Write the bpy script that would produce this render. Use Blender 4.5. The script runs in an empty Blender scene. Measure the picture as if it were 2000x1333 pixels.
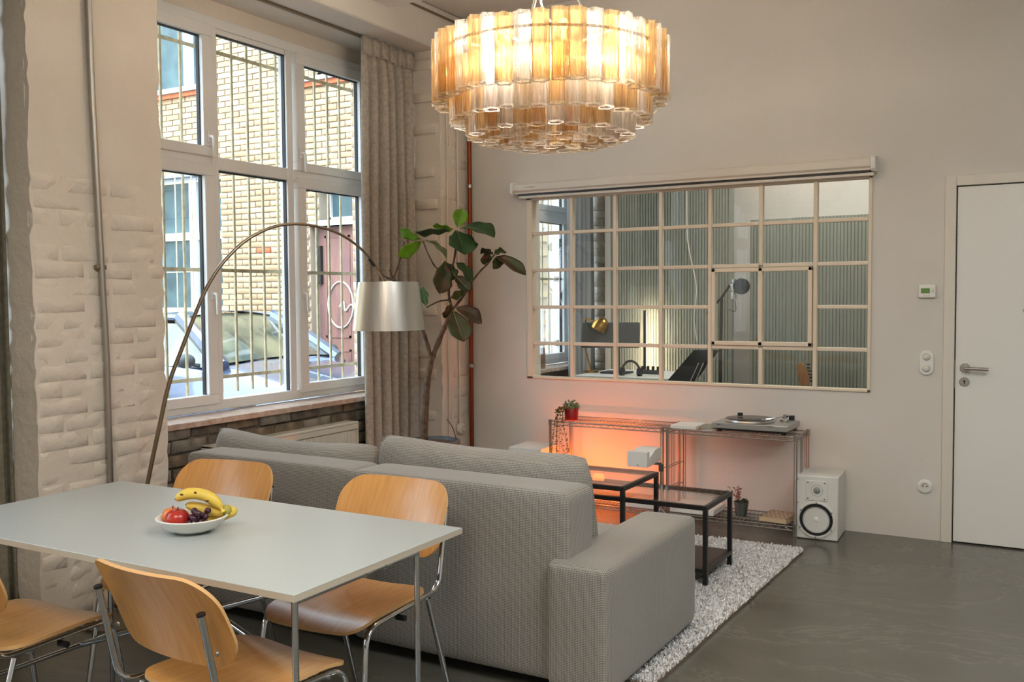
import bpy, bmesh, math, random
from mathutils import Vector, Matrix
random.seed(7)
S = bpy.context.scene
COL = S.collection
PI = math.pi
# ------------------------------------------------------------ camera
cam = bpy.data.objects.new('camera', bpy.data.cameras.new('camera'))
COL.objects.link(cam)
cam.data.sensor_width = 36
cam.data.lens = 1850.6 * 36 / 2000
cam.data.clip_start = 0.05
R_ = Vector((0.86601111, 0.49997448, -0.00708998)); U_ = Vector((-0.0173056, 0.04413995, 0.99887546)); F_ = Vector((-0.49972519, 0.86491455, -0.04687804))
m = Matrix((R_, U_, -F_)).transposed().to_4x4()
m.translation = (0, 0, 1.47)
cam.matrix_world = m
S.camera = cam
# ------------------------------------------------------------ world, light, exposure
W = bpy.data.worlds.new('world'); S.world = W; W.use_nodes = True
nt = W.node_tree; bg = nt.nodes['Background']
bg.inputs[0].default_value = (0.74, 0.87, 1.0, 1); bg.inputs[1].default_value = 4.9
S.view_settings.view_transform = 'Standard'; S.view_settings.look = 'None'
S.view_settings.exposure = 0.86; S.view_settings.gamma = 1; S.view_settings.use_curve_mapping = False
S.cycles.use_denoising = True
S.cycles.max_bounces = 10; S.cycles.diffuse_bounces = 5; S.cycles.glossy_bounces = 4
S.cycles.transmission_bounces = 6; S.cycles.transparent_max_bounces = 40
S.cycles.caustics_reflective = False; S.cycles.caustics_refractive = False
S.cycles.sample_clamp_indirect = 6


def area(name, loc, rot, sx, sy, power, col=(1, 1, 1), portal=False):
    l = bpy.data.lights.new(name, 'AREA'); l.shape = 'RECTANGLE'; l.size = sx; l.size_y = sy
    l.energy = power; l.color = col
    if portal: l.cycles.is_portal = True
    o = bpy.data.objects.new(name, l); COL.objects.link(o); o.location = loc; o.rotation_euler = rot
    return o


# portals in the window openings (sky light enters there) and added fill lights out of view, brightening the interior
for k, yc in enumerate((4.42, 1.25, -1.93)):
    area('window_portal', (-4.60, yc, 1.95), (0, -PI / 2, 0), 2.5, 2.4, 1, portal=True)
area('window_portal', (-4.60, 7.75, 1.95), (0, -PI / 2, 0), 2.5, 2.2, 1, portal=True)
area('room_fill_light', (0.8, 1.6, 3.4), (0, 0, 0), 1.6, 1.6, 62, (.96, 1.0, 1.0))
area('room_fill_light', (-0.9, -0.6, 3.4), (0, 0, 0), 1.6, 1.6, 62, (1, .88, .74))
area('studio_fill_light', (-1.6, 7.6, 3.4), (0, 0, 0), 1.2, 1.0, 32, (1, .96, .90))  # added fill for the room behind the partition, no fitting there


# ------------------------------------------------------------ helpers
def lin(c):
    return tuple(((v / 255) / 12.92 if v / 255 <= .04045 else ((v / 255 + .055) / 1.055) ** 2.4) for v in c)


def mat(name, c, rough=.6, metal=0., c2=None, scale=6., bump=0., bscale=60., spec=.5, coords='Object', stretch=(1, 1, 1), emis=None, es=0., detail=4., r2=None, aniso=0):
    M_ = bpy.data.materials.new(name); M_.use_nodes = True
    n = M_.node_tree; b = n.nodes['Principled BSDF']
    b.inputs['Roughness'].default_value = rough; b.inputs['Metallic'].default_value = metal
    b.inputs['Specular IOR Level'].default_value = spec
    b.inputs['Base Color'].default_value = (*lin(c), 1)
    if aniso: b.inputs['Anisotropic'].default_value = aniso
    if emis: b.inputs['Emission Color'].default_value = (*lin(emis), 1); b.inputs['Emission Strength'].default_value = es
    tc = n.nodes.new('ShaderNodeTexCoord'); mp = n.nodes.new('ShaderNodeMapping')
    mp.inputs['Scale'].default_value = stretch
    n.links.new(tc.outputs[coords], mp.inputs[0])
    if c2 or r2 is not None:
        no = n.nodes.new('ShaderNodeTexNoise'); no.inputs['Scale'].default_value = scale; no.inputs['Detail'].default_value = detail
        n.links.new(mp.outputs[0], no.inputs[0])
        cr = n.nodes.new('ShaderNodeValToRGB'); cr.color_ramp.elements[0].position = .35; cr.color_ramp.elements[1].position = .65
        n.links.new(no.outputs[0], cr.inputs[0])
        if c2:
            cr.color_ramp.elements[0].color = (*lin(c), 1); cr.color_ramp.elements[1].color = (*lin(c2), 1)
            n.links.new(cr.outputs[0], b.inputs['Base Color'])
        if r2 is not None:
            mr = n.nodes.new('ShaderNodeMapRange'); mr.inputs['From Min'].default_value = .3; mr.inputs['From Max'].default_value = .7
            mr.inputs['To Min'].default_value = rough; mr.inputs['To Max'].default_value = r2
            n.links.new(no.outputs[0], mr.inputs[0]); n.links.new(mr.outputs[0], b.inputs['Roughness'])
    if bump:
        nb = n.nodes.new('ShaderNodeTexNoise'); nb.inputs['Scale'].default_value = bscale; nb.inputs['Detail'].default_value = 5
        bu = n.nodes.new('ShaderNodeBump'); bu.inputs['Strength'].default_value = bump; bu.inputs['Distance'].default_value = .01
        n.links.new(mp.outputs[0], nb.inputs[0]); n.links.new(nb.outputs[0], bu.inputs['Height']); n.links.new(bu.outputs[0], b.inputs['Normal'])
    return M_


def absloc(o):
    v = Vector((0, 0, 0))
    while o is not None: v += o.location; o = o.parent
    return v


class MB:
    def __init__(s): s.v = []; s.f = []
    def add(s, vs, fs):
        b = len(s.v); s.v += [tuple(v) for v in vs]; s.f += [tuple(i + b for i in f) for f in fs]; return s
    def box(s, x0, x1, y0, y1, z0, z1):
        vs = [(x, y, z) for x in (x0, x1) for y in (y0, y1) for z in (z0, z1)]
        return s.add(vs, [(0, 1, 3, 2), (4, 6, 7, 5), (0, 4, 5, 1), (2, 3, 7, 6), (0, 2, 6, 4), (1, 5, 7, 3)])
    def cbox(s, c, d, rz=0, ry=0, rx=0):
        M = Matrix.Rotation(rz, 3, 'Z') @ Matrix.Rotation(ry, 3, 'Y') @ Matrix.Rotation(rx, 3, 'X')
        vs = [Vector(c) + M @ Vector((x * d[0] / 2, y * d[1] / 2, z * d[2] / 2)) for x in (-1, 1) for y in (-1, 1) for z in (-1, 1)]
        return s.add(vs, [(0, 1, 3, 2), (4, 6, 7, 5), (0, 4, 5, 1), (2, 3, 7, 6), (0, 2, 6, 4), (1, 5, 7, 3)])
    def tube(s, pts, r, n=10, cap=True, closed=False, sq=1.0):
        pts = [Vector(p) for p in pts]; N = len(pts)
        rs = r if isinstance(r, (list, tuple)) else [r] * N
        tans = []
        for i in range(N):
            a = pts[i - 1] if (i > 0 or closed) else pts[i]; b = pts[(i + 1) % N] if (i < N - 1 or closed) else pts[i]
            tans.append((b - a).normalized())
        ref = Vector((0, 0, 1)) if abs(tans[0].z) < .9 else Vector((1, 0, 0))
        u = tans[0].cross(ref).normalized(); vs = []
        for i in range(N):
            t = tans[i]; u = (u - t * u.dot(t)).normalized(); w = t.cross(u)
            for k in range(n):
                a = 2 * PI * k / n; vs.append(pts[i] + (u * math.cos(a) * sq + w * math.sin(a)) * rs[i])
        fs = []
        for i in range(N if closed else N - 1):
            for k in range(n):
                j = (i + 1) % N; fs.append((i * n + k, i * n + (k + 1) % n, j * n + (k + 1) % n, j * n + k))
        if cap and not closed: fs.append(tuple(reversed(range(n)))); fs.append(tuple((N - 1) * n + k for k in range(n)))
        return s.add(vs, fs)
    def lathe(s, prof, c=(0, 0, 0), n=32, M=None, lobes=0, amp=0, close=False):
        vs = []; fs = []
        for (r, z) in prof:
            for k in range(n):
                a = 2 * PI * k / n; rr = r * (1 + (amp * math.cos(lobes * a) if lobes else 0))
                p = Vector((rr * math.cos(a), rr * math.sin(a), z))
                if M: p = M @ p
                vs.append(Vector(c) + p)
        P_ = len(prof)
        for i in range(P_ if close else P_ - 1):
            j = (i + 1) % P_
            for k in range(n): fs.append((i * n + k, i * n + (k + 1) % n, j * n + (k + 1) % n, j * n + k))
        if not close:
            if prof[0][0] > 1e-6: pass
        return s.add(vs, fs)
    def disc(s, r, z, c=(0, 0, 0), n=32, M=None):
        vs = []
        for k in range(n):
            a = 2 * PI * k / n; p = Vector((r * math.cos(a), r * math.sin(a), z)); vs.append(Vector(c) + (M @ p if M else p))
        return s.add(vs, [tuple(range(n))])
    def sphere(s, c, r, nu=16, nv=10, sc=(1, 1, 1)):
        vs = []; fs = []
        for i in range(nv + 1):
            t = PI * i / nv
            for k in range(nu):
                a = 2 * PI * k / nu
                vs.append((c[0] + r * sc[0] * math.sin(t) * math.cos(a), c[1] + r * sc[1] * math.sin(t) * math.sin(a), c[2] + r * sc[2] * math.cos(t)))
        for i in range(nv):
            for k in range(nu): fs.append((i * nu + k, (i + 1) * nu + k, (i + 1) * nu + (k + 1) % nu, i * nu + (k + 1) % nu))
        return s.add(vs, fs)
    def prism(s, poly, d, M):
        # poly 2D in local xy, extruded along local z by d, transformed by M (4x4)
        n = len(poly); vs = [M @ Vector((x, y, 0)) for x, y in poly] + [M @ Vector((x, y, d)) for x, y in poly]
        fs = [tuple(reversed(range(n))), tuple(range(n, 2 * n))] + [(i, (i + 1) % n, (i + 1) % n + n, i + n) for i in range(n)]
        return s.add(vs, fs)
    def grid(s, nu, nv, fn, wrap=False):
        vs = [fn(i / (nu if wrap else nu - 1), j / (nv - 1)) for j in range(nv) for i in range(nu)]
        fs = []
        for j in range(nv - 1):
            for i in range(nu if wrap else nu - 1):
                k = (i + 1) % nu; fs.append((j * nu + i, j * nu + k, (j + 1) * nu + k, (j + 1) * nu + i))
        return s.add(vs, fs)
    def build(s, name, m, parent=None, smooth=True, angle=35, bevel=0, seg=2, merge=False, sub=0):
        me = bpy.data.meshes.new(name); off = absloc(parent) if parent else Vector((0, 0, 0))
        me.from_pydata([tuple(Vector(v) - off) for v in s.v], [], s.f)
        bm = bmesh.new(); bm.from_mesh(me)
        if merge: bmesh.ops.remove_doubles(bm, verts=bm.verts, dist=1e-5)
        bmesh.ops.recalc_face_normals(bm, faces=bm.faces); bm.to_mesh(me); bm.free()
        me.materials.append(m)
        o = bpy.data.objects.new(name, me); COL.objects.link(o)
        if parent: o.parent = parent
        if bevel:
            b = o.modifiers.new('bevel', 'BEVEL'); b.width = bevel; b.segments = seg; b.limit_method = 'ANGLE'; b.angle_limit = math.radians(40)
            b.harden_normals = False
        if sub:
            b = o.modifiers.new('sub', 'SUBSURF'); b.levels = sub; b.render_levels = sub
        if smooth:
            me.polygons.foreach_set('use_smooth', [True] * len(me.polygons))
            if not sub: me.set_sharp_from_angle(angle=math.radians(angle))
        return o


def thing(name, label, cat, loc=(0, 0, 0), group=None):
    o = bpy.data.objects.new(name, None); COL.objects.link(o); o.location = loc
    o.empty_display_size = .1; o['label'] = label; o['category'] = cat
    if group: o['group'] = group
    return o


def tag(o, label, cat, group=None):
    o['label'] = label; o['category'] = cat
    if group: o['group'] = group
    return o


def base(o):
    """move a single-mesh thing's origin to the bottom centre of its mesh"""
    vs = [v.co.copy() for v in o.data.vertices]
    c = Vector(((min(v.x for v in vs) + max(v.x for v in vs)) / 2, (min(v.y for v in vs) + max(v.y for v in vs)) / 2, min(v.z for v in vs)))
    for v in o.data.vertices: v.co -= c
    o.location += c
    return o


def struct(name, parent=None, loc=(0, 0, 0)):
    o = bpy.data.objects.new(name, None); COL.objects.link(o); o.location = loc; o.empty_display_size = .1
    if parent: o.parent = parent
    else: o['kind'] = 'structure'
    return o


def st(o): o['kind'] = 'structure'; return o


def dup(root, loc=None, rz=None, label=None):
    r = root.copy(); COL.objects.link(r)
    if loc is not None: r.location = loc
    if rz is not None: r.rotation_euler = (0, 0, rz)
    if label: r['label'] = label
    for ch in list(root.children):
        c = ch.copy(); COL.objects.link(c); c.parent = r
        for g in list(ch.children):
            d = g.copy(); COL.objects.link(d); d.parent = c
    return r


def fillet(pts, rad, n=6):
    pts = [Vector(p) for p in pts]; out = [pts[0]]
    for i in range(1, len(pts) - 1):
        a, b, c = pts[i - 1], pts[i], pts[i + 1]; d = rad[i - 1] if isinstance(rad, (list, tuple)) else rad
        p = b + (a - b).normalized() * d; q = b + (c - b).normalized() * d
        for k in range(n + 1):
            t = k / n; out.append(p * (1 - t) ** 2 + b * 2 * t * (1 - t) + q * t * t)
    out.append(pts[-1]); return out


def spline(pts, n=6):
    pts = [Vector(p) for p in pts]; out = []
    for i in range(len(pts) - 1):
        p0 = pts[max(i - 1, 0)]; p1 = pts[i]; p2 = pts[i + 1]; p3 = pts[min(i + 2, len(pts) - 1)]
        for k in range(n):
            t = k / n
            out.append(.5 * ((2 * p1) + (p2 - p0) * t + (2 * p0 - 5 * p1 + 4 * p2 - p3) * t * t + (3 * p1 - p0 - 3 * p2 + p3) * t ** 3))
    out.append(pts[-1]); return out


RX90 = Matrix.Rotation(PI / 2, 3, 'X')      # local z -> world -y
ZtoX = Matrix.Rotation(PI / 2, 3, 'Y')      # local z -> world x

# ------------------------------------------------------------ materials
def plaster(name, c, c2, bump=.25, bscale=14, rough=.75):
    return mat(name, c, rough, c2=c2, scale=1.6, bump=bump, bscale=bscale)
M_wall = plaster('white_wall_paint', (208, 203, 195), (213, 208, 200), .06, 30)
M_pier = plaster('painted_masonry', (222, 212, 200), (212, 202, 188), .55, 22)
M_brickp = plaster('painted_brick', (222, 212, 200), (210, 200, 186), .6, 30)
M_ceil = plaster('ceiling_paint', (216, 211, 203), (208, 203, 195), .1, 20)
M_raw = mat('bare_masonry', (120, 110, 98), .9, c2=(84, 78, 70), scale=9, bump=.9, bscale=35)
M_raw2 = mat('bare_masonry_brown', (138, 122, 100), .9, c2=(98, 88, 74), scale=12, bump=.9, bscale=35)
M_raw3 = mat('bare_masonry_grey', (112, 108, 102), .9, c2=(150, 142, 128), scale=14, bump=.9, bscale=35)
M_pvc = mat('white_window_frame', (224, 224, 222), .35)
M_pvcgap = mat('black_window_gasket', (30, 34, 38), .6)
M_trimw = mat('white_gloss_trim', (214, 208, 196), .4)
M_cream = mat('cream_painted_steel', (222, 208, 186), .45)
M_stone = mat('marble_sill', (205, 190, 178), .3, c2=(176, 150, 134), scale=25, detail=8)
M_yb = [mat('yellow_brick', c, .85, c2=c2, scale=8, bump=.3) for c, c2 in (((180, 156, 122), (168, 144, 112)), ((188, 166, 134), (176, 154, 122)), ((174, 146, 110), (164, 138, 104)), ((182, 160, 130), (166, 140, 108)))]
M_rb = mat('orange_brick', (190, 108, 66), .85, c2=(170, 92, 58), scale=10)
M_mort = mat('mortar', (168, 152, 132), .95)
M_bar = mat('cream_window_bar', (196, 184, 150), .6, c2=(170, 156, 124), scale=20)
M_chrome = mat('chrome', (200, 204, 208), .12, 1)
M_steel = mat('brushed_steel', (170, 166, 158), .35, 1)
M_alu = mat('brushed_aluminium', (205, 202, 196), .28, 1, bump=.08, bscale=120, stretch=(1, 1, .02), aniso=.5)
M_bronze = mat('bronze_rod', (136, 120, 98), .32, .8)
M_copper = mat('copper_pipe', (134, 66, 38), .4, .75)
M_blackm = mat('black_metal', (26, 25, 25), .4)
M_black = mat('black_plastic', (22, 22, 24), .45)
M_rubber = mat('black_rubber', (16, 17, 17), .6)
M_white = mat('white_lacquer', (226, 225, 220), .35)
M_tabletop = mat('white_laminate', (172, 178, 177), .34)
M_edge = mat('grey_laminate_edge', (186, 176, 158), .6)
M_silver = mat('silver_plastic', (168, 168, 162), .35, .5)
M_grey = mat('dark_grey_plastic', (70, 76, 78), .5)
M_red = mat('red_ceramic', (150, 14, 18), .35)
M_terr = mat('brown_pot', (96, 70, 56), .6)
M_potrim = mat('blue_grey_pot_rim', (78, 86, 90), .5)
M_soil = mat('soil', (40, 34, 28), .95, bump=.8, bscale=40)
M_curt = mat('linen_curtain', (176, 168, 157), .95, c2=(158, 150, 139), scale=40, bump=.08, bscale=300)
M_curt2 = mat('olive_curtain', (124, 118, 100), .95, c2=(108, 102, 86), scale=40, bump=.08, bscale=300)
M_curt3 = mat('blue_grey_curtain', (156, 164, 172), .95)
M_rad = mat('radiator_enamel', (212, 206, 192), .35)
M_glasst = None


def wood(name, c, c2):
    M_ = mat(name, c, .3, c2=c2, scale=7, stretch=(9, 1, 1), detail=6)
    b = M_.node_tree.nodes['Principled BSDF']; b.inputs['Coat Weight'].default_value = .35; b.inputs['Coat Roughness'].default_value = .18
    return M_
M_ply = wood('beech_plywood', (206, 150, 84), (194, 136, 72))
M_plyedge = mat('plywood_edge', (206, 162, 108), .6)


def glass(name, tint=(.97, .99, 1), f0=.04, rough=.02):
    M_ = bpy.data.materials.new(name); M_.use_nodes = True; n = M_.node_tree; n.nodes.clear()
    out = n.nodes.new('ShaderNodeOutputMaterial'); mx = n.nodes.new('ShaderNodeMixShader'); tr = n.nodes.new('ShaderNodeBsdfTransparent')
    gl = n.nodes.new('ShaderNodeBsdfGlossy'); lw = n.nodes.new('ShaderNodeLayerWeight'); lw.inputs[0].default_value = .5
    pw = n.nodes.new('ShaderNodeMath'); pw.operation = 'POWER'; pw.inputs[1].default_value = 5
    ma = n.nodes.new('ShaderNodeMath'); ma.operation = 'MULTIPLY_ADD'; ma.inputs[1].default_value = .9; ma.inputs[2].default_value = f0
    tr.inputs[0].default_value = (*tint, 1); gl.inputs['Roughness'].default_value = rough
    n.links.new(lw.outputs['Facing'], pw.inputs[0]); n.links.new(pw.outputs[0], ma.inputs[0]); n.links.new(ma.outputs[0], mx.inputs[0])
    n.links.new(tr.outputs[0], mx.inputs[1]); n.links.new(gl.outputs[0], mx.inputs[2]); n.links.new(mx.outputs[0], out.inputs[0])
    return M_
M_glass = glass('window_glass')
M_glass2 = glass('partition_glass', (.93, .97, .95), .10)
M_glasst = glass('table_glass', (.94, .97, .95), .05)


def tubeglass(name, col, tr_, rough=.12):
    M_ = bpy.data.materials.new(name); M_.use_nodes = True; n = M_.node_tree; n.nodes.clear()
    out = n.nodes.new('ShaderNodeOutputMaterial'); mx = n.nodes.new('ShaderNodeMixShader'); mx2 = n.nodes.new('ShaderNodeMixShader')
    tr = n.nodes.new('ShaderNodeBsdfTransparent'); tl = n.nodes.new('ShaderNodeBsdfTranslucent'); gl = n.nodes.new('ShaderNodeBsdfGlossy'); lw = n.nodes.new('ShaderNodeLayerWeight')
    no = n.nodes.new('ShaderNodeTexNoise'); no.inputs['Scale'].default_value = 9; tc = n.nodes.new('ShaderNodeTexCoord'); mp = n.nodes.new('ShaderNodeMapping'); mp.inputs['Scale'].default_value = (18, 18, .8)
    n.links.new(tc.outputs['Object'], mp.inputs[0]); n.links.new(mp.outputs[0], no.inputs[0])
    bu = n.nodes.new('ShaderNodeBump'); bu.inputs['Strength'].default_value = .5; bu.inputs['Distance'].default_value = .004; n.links.new(no.outputs[0], bu.inputs['Height'])
    mr = n.nodes.new('ShaderNodeMapRange'); mr.inputs['From Min'].default_value = .35; mr.inputs['From Max'].default_value = .65; mr.inputs['To Min'].default_value = tr_ - .16; mr.inputs['To Max'].default_value = tr_ + .16
    n.links.new(no.outputs[0], mr.inputs[0])
    tr.inputs[0].default_value = (*col, 1); tl.inputs[0].default_value = (*[c * .56 for c in col], 1); gl.inputs['Roughness'].default_value = rough; gl.inputs[0].default_value = (1, .97, .92, 1)
    lw.inputs[0].default_value = .25
    for x in (tl, gl): n.links.new(bu.outputs[0], x.inputs['Normal'])
    n.links.new(mr.outputs[0], mx.inputs[0]); n.links.new(tl.outputs[0], mx.inputs[1]); n.links.new(tr.outputs[0], mx.inputs[2])
    mm = n.nodes.new('ShaderNodeMath'); mm.operation = 'MULTIPLY'; mm.inputs[1].default_value = .5; n.links.new(lw.outputs['Facing'], mm.inputs[0])
    n.links.new(mm.outputs[0], mx2.inputs[0]); n.links.new(mx.outputs[0], mx2.inputs[1]); n.links.new(gl.outputs[0], mx2.inputs[2]); n.links.new(mx2.outputs[0], out.inputs[0])
    return M_
M_amber = tubeglass('amber_glass', (.92, .74, .49), .56)
M_rim = tubeglass('glass_rim', (1, .98, .94), .30)
M_clear = tubeglass('clear_glass', (.99, .97, .93), .60)


def emit(name, col, s):
    M_ = bpy.data.materials.new(name); M_.use_nodes = True; n = M_.node_tree; n.nodes.clear()
    out = n.nodes.new('ShaderNodeOutputMaterial'); e = n.nodes.new('ShaderNodeEmission'); e.inputs[0].default_value = (*col, 1); e.inputs[1].default_value = s
    n.links.new(e.outputs[0], out.inputs[0]); return M_


def weave(name, c, c2, period, rough=.95):
    """woven upholstery: fine diagonal basket relief"""
    M_ = mat(name, c, rough, spec=.2); n = M_.node_tree; b = n.nodes['Principled BSDF']
    b.inputs['Sheen Weight'].default_value = .25; b.inputs['Sheen Roughness'].default_value = .5
    tc = n.nodes.new('ShaderNodeTexCoord'); k = 2 * PI / period
    def sine(v):
        d = n.nodes.new('ShaderNodeVectorMath'); d.operation = 'DOT_PRODUCT'; d.inputs[1].default_value = [x * k for x in v]; n.links.new(tc.outputs['Object'], d.inputs[0])
        m_ = n.nodes.new('ShaderNodeMath'); m_.operation = 'SINE'; n.links.new(d.outputs['Value'], m_.inputs[0]); return m_
    def mul(a, c_):
        m_ = n.nodes.new('ShaderNodeMath'); m_.operation = 'MULTIPLY'; n.links.new(a.outputs[0], m_.inputs[0]); n.links.new(c_.outputs[0], m_.inputs[1]); return m_
    pv = mul(sine((1, 1, 1)), sine((1, 1, -1))); pt = mul(sine((1, 1, 0)), sine((1, -1, 0)))
    sx = n.nodes.new('ShaderNodeSeparateXYZ'); n.links.new(tc.outputs['Normal'], sx.inputs[0])
    ab = n.nodes.new('ShaderNodeMath'); ab.operation = 'ABSOLUTE'; n.links.new(sx.outputs['Z'], ab.inputs[0])
    sm = n.nodes.new('ShaderNodeMapRange'); sm.inputs['From Min'].default_value = .55; sm.inputs['From Max'].default_value = .8; n.links.new(ab.outputs[0], sm.inputs[0])
    mu = n.nodes.new('ShaderNodeMix'); mu.data_type = 'FLOAT'; n.links.new(sm.outputs[0], mu.inputs[0]); n.links.new(pv.outputs[0], mu.inputs[2]); n.links.new(pt.outputs[0], mu.inputs[3])
    mr = n.nodes.new('ShaderNodeMapRange'); mr.inputs['From Min'].default_value = -1; n.links.new(mu.outputs[0], mr.inputs[0])
    cr = n.nodes.new('ShaderNodeValToRGB'); cr.color_ramp.elements[0].color = (*lin(c2), 1); cr.color_ramp.elements[1].color = (*lin(c), 1)
    cr.color_ramp.elements[0].position = .15; cr.color_ramp.elements[1].position = .7; n.links.new(mr.outputs[0], cr.inputs[0])
    no = n.nodes.new('ShaderNodeTexNoise'); no.inputs['Scale'].default_value = 2.2; n.links.new(tc.outputs['Object'], no.inputs[0])
    mx = n.nodes.new('ShaderNodeMix'); mx.data_type = 'RGBA'; mx.blend_type = 'MULTIPLY'; mx.inputs[0].default_value = .3
    n.links.new(cr.outputs[0], mx.inputs[6]); n.links.new(no.outputs[0], mx.inputs[7]); n.links.new(mx.outputs[2], b.inputs['Base Color'])
    bu = n.nodes.new('ShaderNodeBump'); bu.inputs['Strength'].default_value = .35; bu.inputs['Distance'].default_value = .002
    n.links.new(mr.outputs[0], bu.inputs['Height']); n.links.new(bu.outputs[0], b.inputs['Normal'])
    return M_
M_sofa = weave('taupe_woven_upholstery', (176, 171, 163), (88, 85, 79), .0125)

# polished concrete floor: swirling trowel marks
M_floor = mat('polished_concrete', (96, 92, 82), .2)
n = M_floor.node_tree; b = n.nodes['Principled BSDF']; tc = n.nodes.new('ShaderNodeTexCoord')
n1 = n.nodes.new('ShaderNodeTexNoise'); n1.inputs['Scale'].default_value = .9; n1.inputs['Detail'].default_value = 7; n1.inputs['Distortion'].default_value = 1.1; n1.inputs['Roughness'].default_value = .6
mp = n.nodes.new('ShaderNodeMapping'); mp.inputs['Scale'].default_value = (.7, 1.2, 1); mp.inputs['Rotation'].default_value = (0, 0, .5)
n.links.new(tc.outputs['Object'], mp.inputs[0]); n.links.new(mp.outputs[0], n1.inputs[0])
cr = n.nodes.new('ShaderNodeValToRGB')
for p, c in ((.30, (78, 74, 66)), (.44, (90, 88, 79)), (.50, (93, 91, 82)), (.508, (103, 100, 90)), (.516, (90, 88, 80)), (.60, (97, 94, 85)), (.75, (86, 80, 70))):
    e = cr.color_ramp.elements.new(p); e.color = (*lin(c), 1)
cr.color_ramp.elements[0].color = (*lin((74, 70, 62)), 1); cr.color_ramp.elements[-1].color = (*lin((84, 78, 68)), 1)
n.links.new(n1.outputs[0], cr.inputs[0]); n.links.new(cr.outputs[0], b.inputs['Base Color'])
mr = n.nodes.new('ShaderNodeMapRange'); mr.inputs['To Min'].default_value = .12; mr.inputs['To Max'].default_value = .34; n.links.new(n1.outputs[0], mr.inputs[0]); n.links.new(mr.outputs[0], b.inputs['Roughness'])
bu = n.nodes.new('ShaderNodeBump'); bu.inputs['Strength'].default_value = .12; bu.inputs['Distance'].default_value = .01; n.links.new(n1.outputs[0], bu.inputs['Height']); n.links.new(bu.outputs[0], b.inputs['Normal'])

# ------------------------------------------------------------ room shell
WX = -3.9      # room face of the window piers
FX = -4.40     # room face of the window frames
YB = 6.09      # room face of the back wall
ZC = 3.55
floor = MB().box(-4.62, 3.3, -3.2, 9.6, -.2, 0).build('floor', M_floor, smooth=False); st(floor)
ceil = MB().box(-4.62, 3.3, -3.2, 9.6, ZC, ZC + .2).build('ceiling', M_ceil, smooth=False); st(ceil)
MB().box(-4.62, WX, -3.1, YB, 3.25, ZC - .003).build('beam', M_ceil, ceil, bevel=.012)
MB().box(WX + .002, 3.2, 4.78, 5.14, 3.395, ZC - .003).build('beam', M_ceil, ceil, bevel=.012)
MB().box(-4.62, -3.9, YB + .2, 9.0, 3.25, ZC - .003).build('beam', M_ceil, ceil, bevel=.012)
# thin conduit along the top of the window beam
MB().tube([(WX + .01, 5.2, 3.49), (WX + .01, 6.06, 3.49)], .009, 8).build('ceiling_cable', M_bronze, ceil)

# back wall with partition window and door openings
bw = MB()
WXL, WXR, WZ0, WZ1 = -3.386, -.991, .869, 2.205
bw.box(-4.62, WXL, YB, YB + .2, 0, ZC); bw.box(WXL, WXR, YB, YB + .2, 0, WZ0); bw.box(WXL, WXR, YB, YB + .2, WZ1, ZC)
bw.box(WXR, -.56, YB, YB + .2, 0, ZC); bw.box(-.56, .50, YB, YB + .2, 2.13, ZC); bw.box(.50, 3.3, YB, YB + .2, 0, ZC)
st(bw.build('wall_back', M_wall, smooth=False))
st(MB().box(3.1, 3.3, -3.2, YB, 0, ZC).build('wall_right', M_wall, smooth=False))
st(MB().box(-4.62, 3.3, -3.2, -3.1, 0, ZC).build('wall_front', M_wall, smooth=False))
# studio shell behind
st(MB().box(-4.62, 3.3, 9.0, 9.2, 0, ZC).build('wall_studio', M_wall, smooth=False))
st(MB().box(.6, .8, YB + .2, 9.0, 0, ZC).build('wall_studio_right', M_wall, smooth=False))


def roughface(mb, x0, x1, y0, y1, z0, z1, amp, step=.06, seed=1):
    """box whose +x face and its two vertical edges are lumpy"""
    rnd = random.Random(seed); ny = max(2, int((y1 - y0) / step)); nz = max(2, int((z1 - z0) / step))
    g = {}
    for j in range(nz + 1):
        for i in range(ny + 1):
            g[i, j] = len(mb.v)
            e = amp * 2.0 if i in (0, ny) else 0
            mb.v.append((x1 - rnd.random() * amp, y0 + (y1 - y0) * i / ny + rnd.uniform(-1, 1) * e * (1.2 if i in (0, ny) else 0), z0 + (z1 - z0) * j / nz))
    for j in range(nz):
        for i in range(ny): mb.f.append((g[i, j], g[i + 1, j], g[i + 1, j + 1], g[i, j + 1]))
    for (i, y) in ((0, y0), (ny, y1)):
        prev = None
        for j in range(nz + 1):
            k = len(mb.v); mb.v.append((x0, y, z0 + (z1 - z0) * j / nz))
            if prev is not None: mb.f.append((g[i, j - 1], g[i, j], k, prev))
            prev = k
    return mb


lw = struct('wall_left')
MORT = {}


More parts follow.
